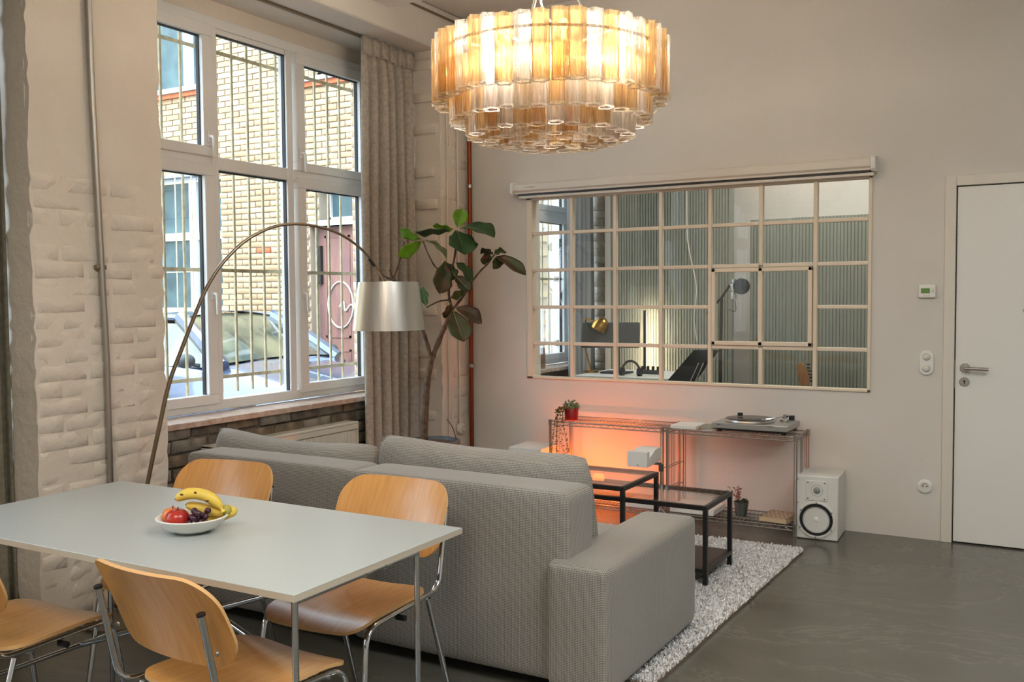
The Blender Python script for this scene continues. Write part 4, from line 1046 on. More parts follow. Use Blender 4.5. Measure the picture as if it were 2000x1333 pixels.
LV = [
    ((-3.449, 5.258, 1.927), (-3.429, 5.262, 1.988), (-3.408, 5.265, 2.049), 0.101, 0.20, 'L'),
    ((-3.437, 5.265, 1.92), (-3.304, 5.272, 1.916), (-3.172, 5.275, 1.853), 0.088, 1.00, 'G'),
    ((-3.449, 5.257, 1.913), (-3.387, 5.207, 1.826), (-3.326, 5.157, 1.741), 0.182, 0.30, 'G'),
    ((-3.475, 5.242, 1.907), (-3.565, 5.156, 1.916), (-3.653, 5.069, 1.898), 0.068, 1.35, 'G'),
    ((-3.469, 5.246, 1.917), (-3.542, 5.234, 1.938), (-3.615, 5.22, 1.938), 0.054, 1.20, 'L'),
    ((-3.655, 5.135, 1.851), (-3.709, 5.094, 1.888), (-3.762, 5.054, 1.925), 0.054, 1.10, 'L'),
    ((-3.649, 5.138, 1.841), (-3.705, 5.08, 1.791), (-3.761, 5.022, 1.742), 0.081, 0.60, 'L'),
    ((-3.626, 5.151, 1.844), (-3.553, 5.163, 1.803), (-3.479, 5.172, 1.723), 0.047, 1.20, 'P'),
    ((-3.507, 5.213, 1.715), (-3.503, 5.163, 1.603), (-3.499, 5.113, 1.492), 0.128, 0.25, 'B'),
    ((-3.518, 5.206, 1.708), (-3.491, 5.219, 1.644), (-3.464, 5.231, 1.58), 0.088, 0.50, 'G'),
    ((-3.46, 5.24, 1.701), (-3.42, 5.289, 1.647), (-3.379, 5.337, 1.573), 0.068, 0.80, 'M'),
    ((-3.461, 5.234, 1.617), (-3.407, 5.245, 1.562), (-3.353, 5.256, 1.508), 0.088, 0.40, 'D'),
    ((-3.386, 5.272, 1.515), (-3.433, 5.244, 1.5), (-3.479, 5.216, 1.465), 0.054, 0.90, 'M'),
    ((-3.466, 5.219, 1.387), (-3.405, 5.191, 1.282), (-3.344, 5.163, 1.179), 0.149, 0.25, 'B'),
    ((-3.455, 5.226, 1.397), (-3.382, 5.278, 1.366), (-3.308, 5.328, 1.294), 0.095, 0.50, 'R'),
    ((-3.479, 5.214, 1.431), (-3.506, 5.218, 1.38), (-3.534, 5.223, 1.329), 0.061, 0.60, 'D'),
    ((-3.241, 5.368, 1.746), (-3.259, 5.33, 1.769), (-3.277, 5.292, 1.791), 0.041, 1.10, 'D'),
    ((-3.241, 5.368, 1.746), (-3.21, 5.405, 1.762), (-3.178, 5.441, 1.764), 0.041, 1.10, 'D'),
    ((-3.244, 5.366, 1.726), (-3.274, 5.337, 1.729), (-3.303, 5.308, 1.712), 0.068, 0.70, 'D'),
    ((-3.232, 5.373, 1.74), (-3.13, 5.401, 1.691), (-3.027, 5.427, 1.609), 0.081, 0.50, 'B'),
    ((-3.235, 5.371, 1.729), (-3.225, 5.386, 1.694), (-3.215, 5.402, 1.659), 0.101, 0.50, 'B'),
    ((-3.619, 5.132, 1.405), (-3.614, 5.109, 1.473), (-3.609, 5.087, 1.54), 0.061, 0.80, 'M'),
]

M_trunk = mat('fig_bark', (104, 84, 66), .85, c2=(72, 54, 42), scale=30, bump=.6, bscale=60)
ft = thing('fig_tree', 'tall fiddle leaf fig tree with forked trunk in a dark pot by the curtain', 'plant', (-3.57, 5.11, 0))
MB().lathe([(0, 0), (.12, 0), (.125, .01), (.150, .44), (.155, .51), (.148, .51), (.143, .46), (0, .46)], (-3.565, 5.115, .0), 40).build('pot', M_terr, ft)
MB().lathe([(.152, .49), (.178, .500), (.182, .52), (.176, .530), (.158, .525), (.150, .495)], (-3.565, 5.115, .0), 48, close=True).build('pot_rim', M_potrim, ft)
MB().disc(.152, .475, (-3.565, 5.115, 0), 32).build('soil', M_soil, ft)
for k, (pts, a, b_) in enumerate(BR):
    sp_ = spline(pts, 5); n_ = len(sp_); rr = []
    for i in range(n_): rr.append((a + (b_ - a) * i / n_) * (1 + .13 * math.sin(i * 2.1) * (1 if k else .6)))
    MB().tube(sp_, rr, 9).build('trunk' if k == 0 else 'branch', M_trunk, ft)
MB().tube(spline([(-3.50, 5.19, .66), (-3.46, 5.2, .60), (-3.43, 5.22, .47)], 5), .0035, 6).build('branch', M_trunk, ft)
def leafmat(name, c, c2, tr=.25):
    M_ = mat(name, c, .4, c2=c2, scale=14, detail=3, bump=.2, bscale=40)
    b = M_.node_tree.nodes['Principled BSDF']; b.inputs['Subsurface Weight'].default_value = 0
    n = M_.node_tree; out = n.nodes['Material Output']; tl = n.nodes.new('ShaderNodeBsdfTranslucent'); tl.inputs[0].default_value = (*[min(1, x * 1.6) for x in lin(c)], 1)
    mx = n.nodes.new('ShaderNodeMixShader'); mx.inputs[0].default_value = tr; n.links.new(b.outputs[0], mx.inputs[1]); n.links.new(tl.outputs[0], mx.inputs[2]); n.links.new(mx.outputs[0], out.inputs[0]); return M_
LM = {'L': leafmat('young_leaf', (128, 168, 44), (108, 150, 40), .4), 'G': leafmat('fig_leaf', (56, 88, 50), (44, 74, 44)), 'M': leafmat('fig_leaf_mid', (74, 104, 56), (58, 88, 46)), 'P': leafmat('pale_leaf', (130, 146, 96), (112, 130, 84)),
      'D': leafmat('dark_leaf_back', (50, 66, 40), (70, 54, 36)), 'B': leafmat('browned_leaf', (62, 78, 38), (78, 50, 32)), 'R': leafmat('brown_leaf', (78, 48, 34), (66, 60, 36))}
M_vein = mat('leaf_vein', (136, 140, 78), .5)
VIEW = Vector((.62, -.78, 0))      # from the tree towards the room
for k, (b0, md, tp, w, tw, c) in enumerate(LV):
    b0, md, tp = Vector(b0), Vector(md), Vector(tp); ax = (tp - b0).normalized()
    side = ax.cross(VIEW).normalized(); nrm = side.cross(ax).normalized(); rnd = random.Random(k)
    sd = (side * math.cos(tw) + nrm * math.sin(tw)); nn = sd.cross(ax).normalized()
    ctl = md * 2 - (b0 + tp) * .5
    def P_(t): return b0 * (1 - t) ** 2 + ctl * 2 * t * (1 - t) + tp * t * t
    def fn(u, v):
        t = .06 + .94 * v; a = 2 * u - 1
        wd = w / 2 / max(.45, math.cos(tw)) * (math.sin(PI * min(1, t ** 1.25)) ** .62) * (.75 + .45 * t)
        wd *= 1 + .05 * math.sin(v * 17 + k)
        return P_(t) + sd * a * wd + nn * (abs(a) * wd * .28 + .006 * math.sin(v * 14 + a * 2) * abs(a))
    o = MB().grid(9, 14, fn).build('leaf', LM[c], ft, angle=80)
    so = o.modifiers.new('s', 'SOLIDIFY'); so.thickness = .0012
    q = MB().tube([P_(t / 8) - nn * .0004 for t in range(9)], [.0026 - .00025 * i for i in range(9)], 5); q.build('midrib', M_vein, o)
pj.location.x += .092; pj.location.z -= .0

# ------------------------------------------------------------ chandelier
CX, CY, CT = -2.04, 3.90, 2.665
cl = thing('chandelier', 'large round chandelier of amber and clear ribbed glass tubes hanging over the sofa', 'chandelier', (CX, CY, 2.15))
rnd = random.Random(21)
def tmesh(L, r, m):
    prof = [(r * .74, 0.002), (r * 1.03, 0.0), (r * 1.0, .009), (r, L - .004), (r * 1.02, L), (r * .85, L), (r * .82, L - .012)]
    mb = MB(); n = 40; vs = []
    for (rr, z) in prof:
        for k in range(n):
            a = 2 * PI * k / n; q = rr * (1 + .13 * math.cos(5 * a) + .035 * math.cos(20 * a)); vs.append((q * math.cos(a), q * math.sin(a), z))
    fs = []
    for i in range(len(prof) - 1):
        for k in range(n): fs.append((i * n + k, i * n + (k + 1) % n, (i + 1) * n + (k + 1) % n, (i + 1) * n + k))
    me = bpy.data.meshes.new('glass_tube'); me.from_pydata(vs, [], fs); me.polygons.foreach_set('use_smooth', [True] * len(fs)); me.materials.append(m); me.materials.append(M_rim)
    for i in list(range(2 * n)) + list(range(4 * n, 6 * n)): me.polygons[i].material_index = 1
    return me
tiers = [(.506, 43, 2.350, 2.634, .034), (.432, 37, 2.262, 2.52, .032), (.355, 30, 2.198, 2.46, .032), (.280, 24, 2.174, 2.44, .032), (.20, 16, 2.160, 2.42, .032), (.11, 8, 2.152, 2.42, .032), (.0, 1, 2.152, 2.42, .032)]
for (r, n_, z0, z1, tr_) in tiers:
    ms = [tmesh(z1 - z0, tr_, M_amber), tmesh(z1 - z0, tr_, M_clear)]
    for k in range(n_):
        a = 2 * PI * (k + rnd.uniform(-.12, .12)) / n_; dz = rnd.uniform(-.006, .006)
        o = bpy.data.objects.new('glass_tube', ms[0 if rnd.random() < .52 else 1]); COL.objects.link(o); o.parent = cl
        o.location = (r * math.cos(a), r * math.sin(a), z0 + dz - 2.15); o.rotation_euler = (rnd.uniform(-.015, .015), rnd.uniform(-.015, .015), rnd.uniform(0, 6))
fr = MB()
for (r, z) in ((.49, 2.575), (.40, 2.53), (.31, 2.45), (.22, 2.42)):
    fr.tube([(CX + r * math.cos(2 * PI * k / 40), CY + r * math.sin(2 * PI * k / 40), z) for k in range(40)], .007, 8, closed=True)
for k in range(6):
    a = PI * k / 6; fr.tube([(CX + .49 * math.cos(a), CY + .49 * math.sin(a), 2.575), (CX - .49 * math.cos(a), CY - .49 * math.sin(a), 2.575)], .006, 6)
fr.tube([(CX, CY, 2.42), (CX, CY, 2.72)], .014, 10)
fr.build('frame', M_steel, cl)
ch_ = MB()
for (x, y) in ((.22, .1), (-.22, .12), (0, -.25)):
    ch_.tube([(CX + x, CY + y, 2.575), (CX, CY, 3.1)], .004, 6)
ch_.tube([(CX, CY, 3.08), (CX, CY, ZC)], .006, 8)
ch_.build('suspension_wire', M_steel, cl)
MB().tube(spline([(CX + .02, CY, 2.70), (CX - .05, CY, 2.85), (CX + .03, CY, 3.1), (CX, CY + .02, ZC)], 6), .005, 8).build('cord', M_trimw, cl)
M_bulb = emit('bulb_glow', (1, .86, .62), 6)
for k in range(10):
    a = 2 * PI * (k + .3) / 10; r = .40 if k % 2 else .33; p = (CX + r * math.cos(a), CY + r * math.sin(a), 2.475)
    h_ = MB().lathe([(0, .0), (.014, 0), (.014, .05), (0, .05)], (p[0], p[1], 2.505), 12).build('bulb_holder', M_white, cl)
    MB().sphere(p, .024, 14, 10, (1, 1, 1.35)).build('bulb', M_bulb, h_)
    l = bpy.data.lights.new('bulb_light', 'POINT'); l.energy = 15.5; l.color = (1, .87, .73); l.shadow_soft_size = .042
    o = bpy.data.objects.new('bulb_light', l); COL.objects.link(o); o.parent = cl; o.location = (p[0] - CX, p[1] - CY, 2.475 - 2.15)

h_ = MB().lathe([(0, .0), (.012, 0), (.012, .05), (0, .05)], (CX + .055, CY, 2.40), 12).build('bulb_holder', M_white, cl)  # added inner bulb that makes the lower tiers glow
MB().sphere((CX + .055, CY, 2.375), .02, 14, 10, (1, 1, 1.2)).build('bulb', M_bulb, h_)
l = bpy.data.lights.new('bulb_light', 'POINT'); l.energy = 9; l.color = (1, .84, .66); l.shadow_soft_size = .035
o = bpy.data.objects.new('bulb_light', l); COL.objects.link(o); o.parent = cl; o.location = (.055, 0, 2.375 - 2.15)
for k in range(4):      # added upper bulbs, hidden in the tubes, to brighten ceiling and beam
    a = PI / 4 + PI / 2 * k; p = (CX + .20 * math.cos(a), CY + .20 * math.sin(a), 2.66)
    h_ = MB().lathe([(0, .0), (.012, 0), (.012, .06), (0, .06)], (p[0], p[1], 2.575), 12).build('bulb_holder', M_white, cl)
    MB().sphere(p, .022, 14, 10, (1, 1, 1.2)).build('bulb', M_bulb, h_)
    l = bpy.data.lights.new('bulb_light', 'POINT'); l.energy = 6; l.color = (1, .87, .73); l.shadow_soft_size = .042
    o = bpy.data.objects.new('bulb_light', l); COL.objects.link(o); o.parent = cl; o.location = (p[0] - CX, p[1] - CY, 2.66 - 2.15)

# ------------------------------------------------------------ window bars outside
XB = -4.555
wg = thing('window_grille', 'cream iron security bars outside the big window', 'window bars', (XB, 4.4, .8), 'iron bars outside the windows')
for y in [q_ * .9796 for q_ in (3.40, 3.52, 3.64, 3.76, 3.892, 4.042, 4.18, 4.32, 4.453, 4.586, 4.712, 4.853, 4.985, 5.115, 5.24, 5.374, 5.508)]:
    MB().tube([(XB, y, .878), (XB, y, 3.10)], .009, 8).build('bar', M_bar, wg)
for z in (2.996, 1.647, .978): MB().box(XB - .004, XB + .004, 3.27, 5.60, z - .011, z + .011).build('cross_bar', M_bar, wg)
for z in (2.99, 1.65, .98): MB().cbox((XB, 5.585, z), (.03, .05, .06)).build('wall_bracket', mat('rusty_bracket', (112, 96, 80), .8, c2=(150, 136, 116), scale=40), wg, bevel=.004)
dup(wg, (XB, 4.4 + 3.24, .8), 0, 'cream iron bars outside the window of the room behind the partition')
# outer brick jamb of our window
jb = struct('wall_outer_jamb', None, (-4.55, 5.7, 0))
MB().box(-4.62, -4.47, 5.64, 6.5, -.2, 4.2).build('jamb_core', M_mort, jb, smooth=False)
row = 0; z = .5
while z < 3.3:
    if row % 2: xs_ = ((-4.55, .13),)
    else: xs_ = ((-4.582, .062), (-4.515, .062))
    for (x, w) in xs_: brickobj(jb, (x, 5.625, z + .035), (w, .05, .066), random.choice(M_yb))
    z += .0775; row += 1

# ------------------------------------------------------------ courtyard
GZ = -.1
yd = MB().box(-22, -4.76, -8, 9.5, GZ - .2, GZ).build('courtyard_ground', mat('asphalt', (120, 118, 114), .9, c2=(96, 94, 90), scale=20), smooth=False); st(yd)
YF = 9.4
fc = thing('brick_building', 'yellow brick courtyard building with barred windows and a brown door', 'building', (-9, YF + .2, GZ))
# openings: x0, x1, z0, z1
ops = {'low': (-12.35, -10.07, 1.27, 3.22), 'up': (-12.35, -10.40, 4.45, 6.4), 'door': (-8.46, -7.35, GZ, 2.40), 'tr': (-8.30, -7.30, 2.47, 2.90), 'up2': (-8.42, -7.2, 4.33, 6.2)}
core = MB(); xsb = [-16, -12.35, -10.40, -10.07, -8.46, -8.30, -7.2, -4.76]
def inop(x0, x1, z0, z1):
    for (a, b_, c, d) in ops.values():
        if x0 >= a - 1e-6 and x1 <= b_ + 1e-6 and z0 >= c - 1e-6 and z1 <= d + 1e-6: return True
    return False
gx = sorted({-16, -4.76} | {v for o in ops.values() for v in o[:2]}); gz = sorted({GZ, 7.5} | {v for o in ops.values() for v in o[2:]})
for a, b_ in zip(gx, gx[1:]):
    for c, d in zip(gz, gz[1:]):
        if not inop(a, b_, c, d): core.box(a, b_, YF + .012, YF + .5, c, d)
core.build('wall_core', M_mort, fc, smooth=False)
cands = []
row = 0; z = GZ + .01
while z < 5.6:
    x = -12.8 + (.13 if row % 2 else 0)
    while x < -5.2:
        x1 = x + .25; a, b_ = x, x1
        # cut the bricks at openings
        blocked = False
        for (o0, o1, c, d) in ops.values():
            if z + .068 > c and z < d:
                if a < o0 < b_: b_ = o0
                elif a < o1 < b_: a = o1
                elif a >= o0 and b_ <= o1: blocked = True
        if not blocked and b_ - a > .05: cands.append((a, b_, z, row))
        x += .262
    z += .0775; row += 1
def seen(a, z): return (-10.1 < a < -7.6 and .9 < z < 4.3) or (-10.9 < a < -10 and 3.3 < z < 4.4)
cands.sort(key=lambda q: (not seen(q[0], q[2]), abs((q[0] + q[1]) / 2 + 8.7) + abs(q[2] - 2.6) * .9))
for (a, b_, z, row) in cands[:300]:
    brickobj(fc, ((a + b_) / 2, YF + .012 + random.uniform(-.003, .003), z + .034), (round(b_ - a - .012, 2), .05, .066), random.choice(M_yb) if random.random() > .004 else M_rb)
for mi, m_ in enumerate(M_yb):
    rest = MB()
    for i, (a, b_, z, row) in enumerate(cands[300:]):
        if i % 4 == mi: rest.box(a, b_ - .012, YF - .012, YF + .02, z, z + .066)
    o = rest.build('brickwork', m_, fc, smooth=False); o['kind'] = 'stuff'
M_dkgl = mat('dark_window_glass', (58, 80, 86), .1, c2=(84, 108, 112), scale=3)
M_wfr = mat('white_painted_timber', (232, 234, 236), .5)
def fwin(x0, x1, z0, z1, vb, hb_, fw=.07, dep=.16, mull=()):
    f = MB(); y = YF + dep
    f.box(x0, x1, y, y + .06, z0, z0 + fw); f.box(x0, x1, y, y + .06, z1 - fw, z1); f.box(x0, x0 + fw, y, y + .06, z0, z1); f.box(x1 - fw, x1, y, y + .06, z0, z1)
    for v in vb: f.box(v - .075, v + .075, y - .02, y + .05, z0, z1)
    for h_ in hb_: f.box(x0, x1, y - .015, y + .05, h_ - .055, h_ + .055)
    for v in mull: f.box(v - .02, v + .02, y, y + .05, z0, z1)
    o = f.build('window', M_wfr, fc, smooth=False)
    MB().box(x0, x1, y + .04, y + .05, z0, z1).build('pane', M_dkgl, o, smooth=False)
    return o
fwin(*ops['low'], (-10.78,), (2.37,), mull=(-10.14,)); fwin(*ops['up'], (-10.83,), (5.6,)); fwin(*ops['tr'], (), (), .05, .18, mull=(-7.86,)); fwin(*ops['up2'], (-7.8,), ())
for (a, b_, z, m_) in ((-12.4, -10.30, 4.40, M_rb), (-8.52, -7.75, 4.27, M_rb)):
    o = MB().box(a, b_, YF - .06, YF + .1, z - .09, z - .03).build('brick_sill', m_, fc, smooth=False)
    MB().box(a, b_, YF - .10, YF + .1, z - .03, z + .02).build('sill_flashing', mat('zinc_flashing', (168, 178, 192), .4, .3), o, smooth=False)
MB().box(-12.35, -10.02, YF - .01, YF + .1, 3.20, 3.34).build('lintel_beam', mat('blue_grey_beam', (146, 158, 172), .6), fc, smooth=False)
MB().box(-8.46, -7.2, YF + .0, YF + .3, 2.40, 2.47).build('lintel_beam', M_wfr, fc, smooth=False)
dg = MB()
for k in range(7): dg.tube([(-12.2 + k * .33, YF - .08, 1.20), (-12.2 + k * .33, YF - .08, 3.30)], .010, 6)
for z in (1.85, 3.1): dg.tube([(-12.3, YF - .08, z), (-10.05, YF - .08, z)], .008, 6)
dg.build('window_grille', M_bar, fc)
M_bdoor = mat('weathered_brown_door', (128, 92, 88), .8, c2=(150, 108, 92), scale=3, stretch=(3, 1, .6), bump=.2)
dd = MB(); dd.box(-8.44, -7.36, YF + .16, YF + .22, GZ, 2.40)
for (a, b_, c, d) in ((-8.34, -7.92, .95, 2.28), (-7.86, -7.44, .95, 2.28), (-8.34, -7.92, -.1, .8), (-7.86, -7.44, -.1, .8)):
    dd.box(a, b_, YF + .15, YF + .162, c, c + .03); dd.box(a, b_, YF + .15, YF + .162, d - .03, d); dd.box(a, a + .03, YF + .15, YF + .162, c, d); dd.box(b_ - .03, b_, YF + .15, YF + .162, c, d)
do_ = dd.build('door', M_bdoor, fc, smooth=False)
g = MB()
g.tube([(-8.08 + .21 * math.cos(a * PI / 12), YF + .146, 1.38 + .30 * math.sin(a * PI / 12)) for a in range(24)], .012, 5, closed=True)
g.tube(spline([(-8.10, YF + .146, 1.35), (-8.03, YF + .146, 1.42), (-8.0, YF + .146, 1.30), (-7.9, YF + .146, 1.38), (-7.8, YF + .146, 1.25)], 5), .012, 5)
g.build('graffiti_mark', mat('pale_spray_paint', (196, 186, 180), .9), do_)
MB().cbox((-8.40, YF + .13, 1.9), (.05, .05, .5)).build('door_bar', M_black, do_)
# opposite block, to close the yard
st(MB().box(-22, -21.5, -8, 9.5, GZ, 9).build('wall_courtyard', M_yb[1], smooth=False))

# ------------------------------------------------------------ parked car
car = thing('car', 'silver blue estate car parked in the courtyard outside the window', 'car', (-7.7, 7.0, GZ))
cx0, cyc = -6.6, 7.0
M_paint = mat('silver_blue_paint', (92, 108, 134), .22, .5); M_paint.node_tree.nodes['Principled BSDF'].inputs['Coat Weight'].default_value = 1
M_cglass = mat('car_glass', (66, 72, 62), .05, c2=(120, 118, 92), scale=2.5, spec=.9)
# cross-sections along the car: (x, half width, sill z, belt z, crown z)
secs = [(1.12, .55, .25, .52, .60), (1.04, .74, .22, .60, .68), (.90, .84, .20, .66, .76), (.5, .88, .18, .76, .88), (.05, .90, .18, .86, .98), (-.5, .91, .18, .90, 1.0), (-1.6, .91, .18, .93, 1.02), (-2.7, .89, .2, .95, 1.02), (-3.25, .84, .24, .92, 1.0), (-3.42, .74, .3, .80, .92)]
bd = MB(); rows = []
for (x, w, a, b_, c) in secs:
    ring = [(-w * .92, a), (-w, (a + b_) / 2 - .06), (-w * 1.0, b_ - .08), (-w * .96, b_), (-w * .80, (b_ + c) / 2 + .015), (-w * .4, c - .005), (0, c), (w * .4, c - .005), (w * .80, (b_ + c) / 2 + .015), (w * .96, b_), (w, b_ - .08), (w, (a + b_) / 2 - .06), (w * .92, a)]
    rows.append([(cx0 + x, cyc + yy, GZ + zz) for yy, zz in ring])
N_ = len(rows[0]); bd.v = [v for r in rows for v in r]
for i in range(len(rows) - 1):
    for k in range(N_ - 1): bd.f.append((i * N_ + k, i * N_ + k + 1, (i + 1) * N_ + k + 1, (i + 1) * N_ + k))
bd.f.append(tuple(range(N_))); bd.f.append(tuple((len(rows) - 1) * N_ + k for k in range(N_)))
for k in (0,): bd.f += [(i * N_, (i + 1) * N_, (i + 1) * N_ + N_ - 1, i * N_ + N_ - 1) for i in range(len(rows) - 1)]
bd.build('body', M_paint, car, angle=50)
def cp_(x, y, z): return (cx0 + x, cyc + y, GZ + z)
roof = MB().grid(9, 7, lambda u, v: cp_(-.78 - 1.9 * v, (u - .5) * 1.20, 1.37 + .055 * math.sin(PI * u) + .03 * math.sin(PI * min(1, v + .2)) - .05 * v))
roof.build('roof', M_paint, car, angle=60)
MB().grid(9, 5, lambda u, v: cp_(-.02 - .78 * v - .10 * abs(2 * u - 1) ** 2 * (1 - v), (u - .5) * (1.50 - .30 * v), .965 + .42 * v ** .9 + .035 * math.sin(PI * u))).build('windscreen', M_cglass, car, angle=60)
MB().grid(9, 4, lambda u, v: cp_(-3.25 + .6 * v, (u - .5) * (1.45 - .25 * v), .98 + .37 * v)).build('rear_window', M_cglass, car, angle=60)
for s_ in (-1, 1):
    MB().grid(8, 4, lambda u, v: cp_(-.20 - 2.9 * u + (-.52 * v if u < .2 else (.3 * v if u > .8 else -.1 * v)), s_ * (.83 - .20 * v), .93 + .40 * v)).build('side_window', M_cglass, car, angle=60)
    q = MB(); q.tube([cp_(-.06, s_ * .80, .94), cp_(-.42, s_ * .72, 1.17), cp_(-.82, s_ * .61, 1.385)], .07, 8); q.tube([cp_(-.82, s_ * .61, 1.385), cp_(-1.8, s_ * .62, 1.41), cp_(-2.7, s_ * .6, 1.34)], .035, 8)
    q.tube([cp_(-1.25, s_ * .82, .95), cp_(-1.32, s_ * .63, 1.38)], .035, 6); q.tube([cp_(-3.2, s_ * .80, .95), cp_(-2.7, s_ * .6, 1.34)], .05, 8)
    q.build('pillar', M_paint, car)
    mm = MB().sphere(cp_(-.32, s_ * 1.0, 1.0), .09, 14, 10, (.7, 1.15, .75)); mm.tube([cp_(-.30, s_ * .86, .95), cp_(-.31, s_ * .97, .97)], .02, 6); mm.build('mirror', M_grey, car)
    MB().sphere(cp_(.93, s_ * .66, .62), .12, 14, 8, (.9, 1.0, .5)).build('headlight', mat('headlight', (220, 226, 232), .1), car)
    for xw in (.35, -2.45):
        Mw = Matrix.Rotation(PI / 2, 3, 'X')
        w_ = MB().lathe([(0, .1), (.20, .1), (.31, .08), (.32, -.08), (.2, -.1), (0, -.1)], cp_(xw, s_ * .83, .32), 28, Mw).build('wheel', M_rubber, car)
        MB().lathe([(0, .103), (.19, .103), (.2, .08)], cp_(xw, s_ * .83, .32), 24, Mw if s_ < 0 else Matrix.Rotation(-PI / 2, 3, 'X')).build('rim', M_steel, w_)
MB().cbox(cp_(1.09, 0, .42), (.06, .9, .16)).build('grille', M_black, car)

# ------------------------------------------------------------ room behind the partition
M_rib = mat('ribbed_panel', (138, 141, 130), .7); 
def ribbed(name, x0, x1, y, z0, z1, m, pitch=.028, dep=.010):
    mb = MB(); n_ = int((x1 - x0) / pitch); vs = []; 
    for k in range(n_):
        a = x0 + k * pitch
        for dx, dy in ((0, dep), (.007, dep), (.009, 0), (.026, 0)): vs.append((a + dx, y + dy))
    vs.append((x1, y)); L = len(vs); mb.v = [(x, yy, z0) for x, yy in vs] + [(x, yy, z1) for x, yy in vs] + [(x0, y + .06, z0), (x1, y + .06, z0), (x0, y + .06, z1), (x1, y + .06, z1)]
    mb.f = [(i, i + 1, L + i + 1, L + i) for i in range(L - 1)] + [(2 * L, 2 * L + 1, 2 * L + 3, 2 * L + 2), (0, L, 2 * L + 2, 2 * L), (L - 1, 2 * L - 1, 2 * L + 3, 2 * L + 1)]
    return mb
r1 = ribbed('x', -3.84, -2.62, 8.6, 0.0, 3.2, M_rib).build('ribbed_panel', M_rib, smooth=False); tag(base(r1), 'tall grey green ribbed wall panel behind the standing light in the next room', 'panel')
r2 = ribbed('x', -2.34, -1.98, 8.2, 0, 2.12, M_rib).build('ribbed_panel', M_rib, smooth=False); tag(base(r2), 'narrow grey green ribbed panel standing behind the microphone stand', 'panel')
r3 = ribbed('x', -1.97, -.9, 8.16, 0, 2.12, M_rib).build('ribbed_panel', M_rib, smooth=False); tag(base(r3), 'wide ribbed panel behind the right columns of the partition window', 'panel')
st(MB().box(-3.90, -3.84, 8.60, 9.0, 0, 3.25).build('wall_studio_pier', M_wall, smooth=False))
sp = struct('wall_studio_brick', None, (-3.95, 8.8, 0)); z = .02; row = 0
MB().box(-4.36, -3.90, 8.87, 9.0, 0, 3.25).build('pier', M_pier, sp, smooth=False)
while z < 3.1:
    for (x, w) in (((-4.02, .23),) if row % 2 else ((-3.96, .11), (-4.14, .22))): brickobj(sp, (x, 8.865, z + .035), (w, .03, .066), M_brickp)
    z += .0775; row += 1

dk = thing('desk', 'white desk seen through the lower left panes of the partition window', 'table', (-3.1, 7.5, 0))
MB().box(-3.55, -2.72, 7.2, 7.95, .772, .800).build('desktop', M_white, dk, bevel=.003)
for x in (-3.5, -2.77):
    for y in (7.25, 7.9): MB().box(x - .02, x + .02, y - .02, y + .02, 0, .772).build('leg', M_white, dk)
sc2 = thing('monitor', 'dark grey monitor seen from behind on the desk beyond the partition', 'monitor', (-3.33, 7.5, .766))
MB().cbox((-3.33, 7.45, 1.10), (.50, .05, .22), .35, 0, -.35).build('screen', M_grey, sc2, bevel=.01)
MB().cbox((-3.31, 7.53, 1.06), (.2, .08, .12), .35).build('rear_housing', M_black, sc2, bevel=.01)
MB().box(-3.33, -3.29, 7.52, 7.56, .78, 1.08).build('stand', M_black, sc2); MB().cbox((-3.31, 7.54, .775), (.24, .18, .016)).build('stand_base', M_black, sc2, bevel=.004)
bl = thing('desk_lamp', 'brass dome desk lamp above the monitor beyond the partition', 'lamp', (-3.56, 7.55, .766))
M_brass = mat('brass', (176, 136, 66), .25, 1)
MB().tube([(-3.56, 7.55, .77), (-3.62, 7.5, 1.08), (-3.56, 7.45, 1.24), (-3.44, 7.42, 1.21)], .009, 8).build('arm', M_brass, bl)
MB().lathe([(.075, -.045), (.070, 0), (.05, .04), (.02, .06), (.0, .063)], (-3.40, 7.42, 1.19), 24, Matrix.Rotation(.5, 3, 'Y')).build('shade', M_brass, bl)
MB().lathe([(0, 0), (.07, 0), (.07, .014), (0, .014)], (-3.56, 7.55, .766), 24).build('base', M_brass, bl)
hp_ = thing('headphones', 'black headphones lying on the desk beyond the partition', 'headphones', (-3.1, 7.35, .766))
MB().tube([(-3.1 + .08 * math.cos(a * PI / 8), 7.35, .80 + .09 * math.sin(a * PI / 8)) for a in range(9)], .010, 8).build('headband', M_black, hp_)
for s_ in (-1, 1): MB().lathe([(0, .0), (.035, 0), (.035, .03), (0, .03)], (-3.1 + .08 * s_ - .015, 7.35, .80), 18, ZtoX).build('ear_cup', M_black, hp_)
pw = thing('power_strip', 'dark power strip with plugs on the desk left of the standing light', 'power strip', (-3.03, 7.62, .766))
MB().box(-3.12, -2.92, 7.56, 7.62, .767, .80).build('strip', M_grey, pw, bevel=.004)
for k in range(4): MB().cbox((-3.09 + k * .047, 7.59, .815), (.02, .03, .035)).build('plug', M_black, pw, bevel=.003)
tk = tag(base(MB().lathe([(0, 0), (.05, 0), (.056, .06), (.052, .19), (.046, .2), (0, .2)], (-3.95, 7.3, .787), 20).build('wooden_vase', wood('vase_wood', (132, 96, 64), (104, 74, 50)))), 'brown wooden vase on the window sill behind the lower left pane', 'vase'); tk.location.x = -4.26; tk.location.y = 7.90
sl = thing('standing_light', 'slim black standing light with a warm glow against the ribbed panel', 'lamp', (-3.40, 8.42, 0))
MB().tube([(-3.40, 8.40, .02), (-3.40, 8.40, 1.33)], .014, 10).build('pole', M_black, sl); MB().lathe([(0, 0), (.11, 0), (.11, .015), (0, .02)], (-3.40, 8.40, 0), 28).build('base', M_black, sl)
MB().box(-3.409, -3.391, 8.416, 8.422, .1, 1.32).build('led_strip', emit('warm_led', (1, .78, .55), 4), sl)
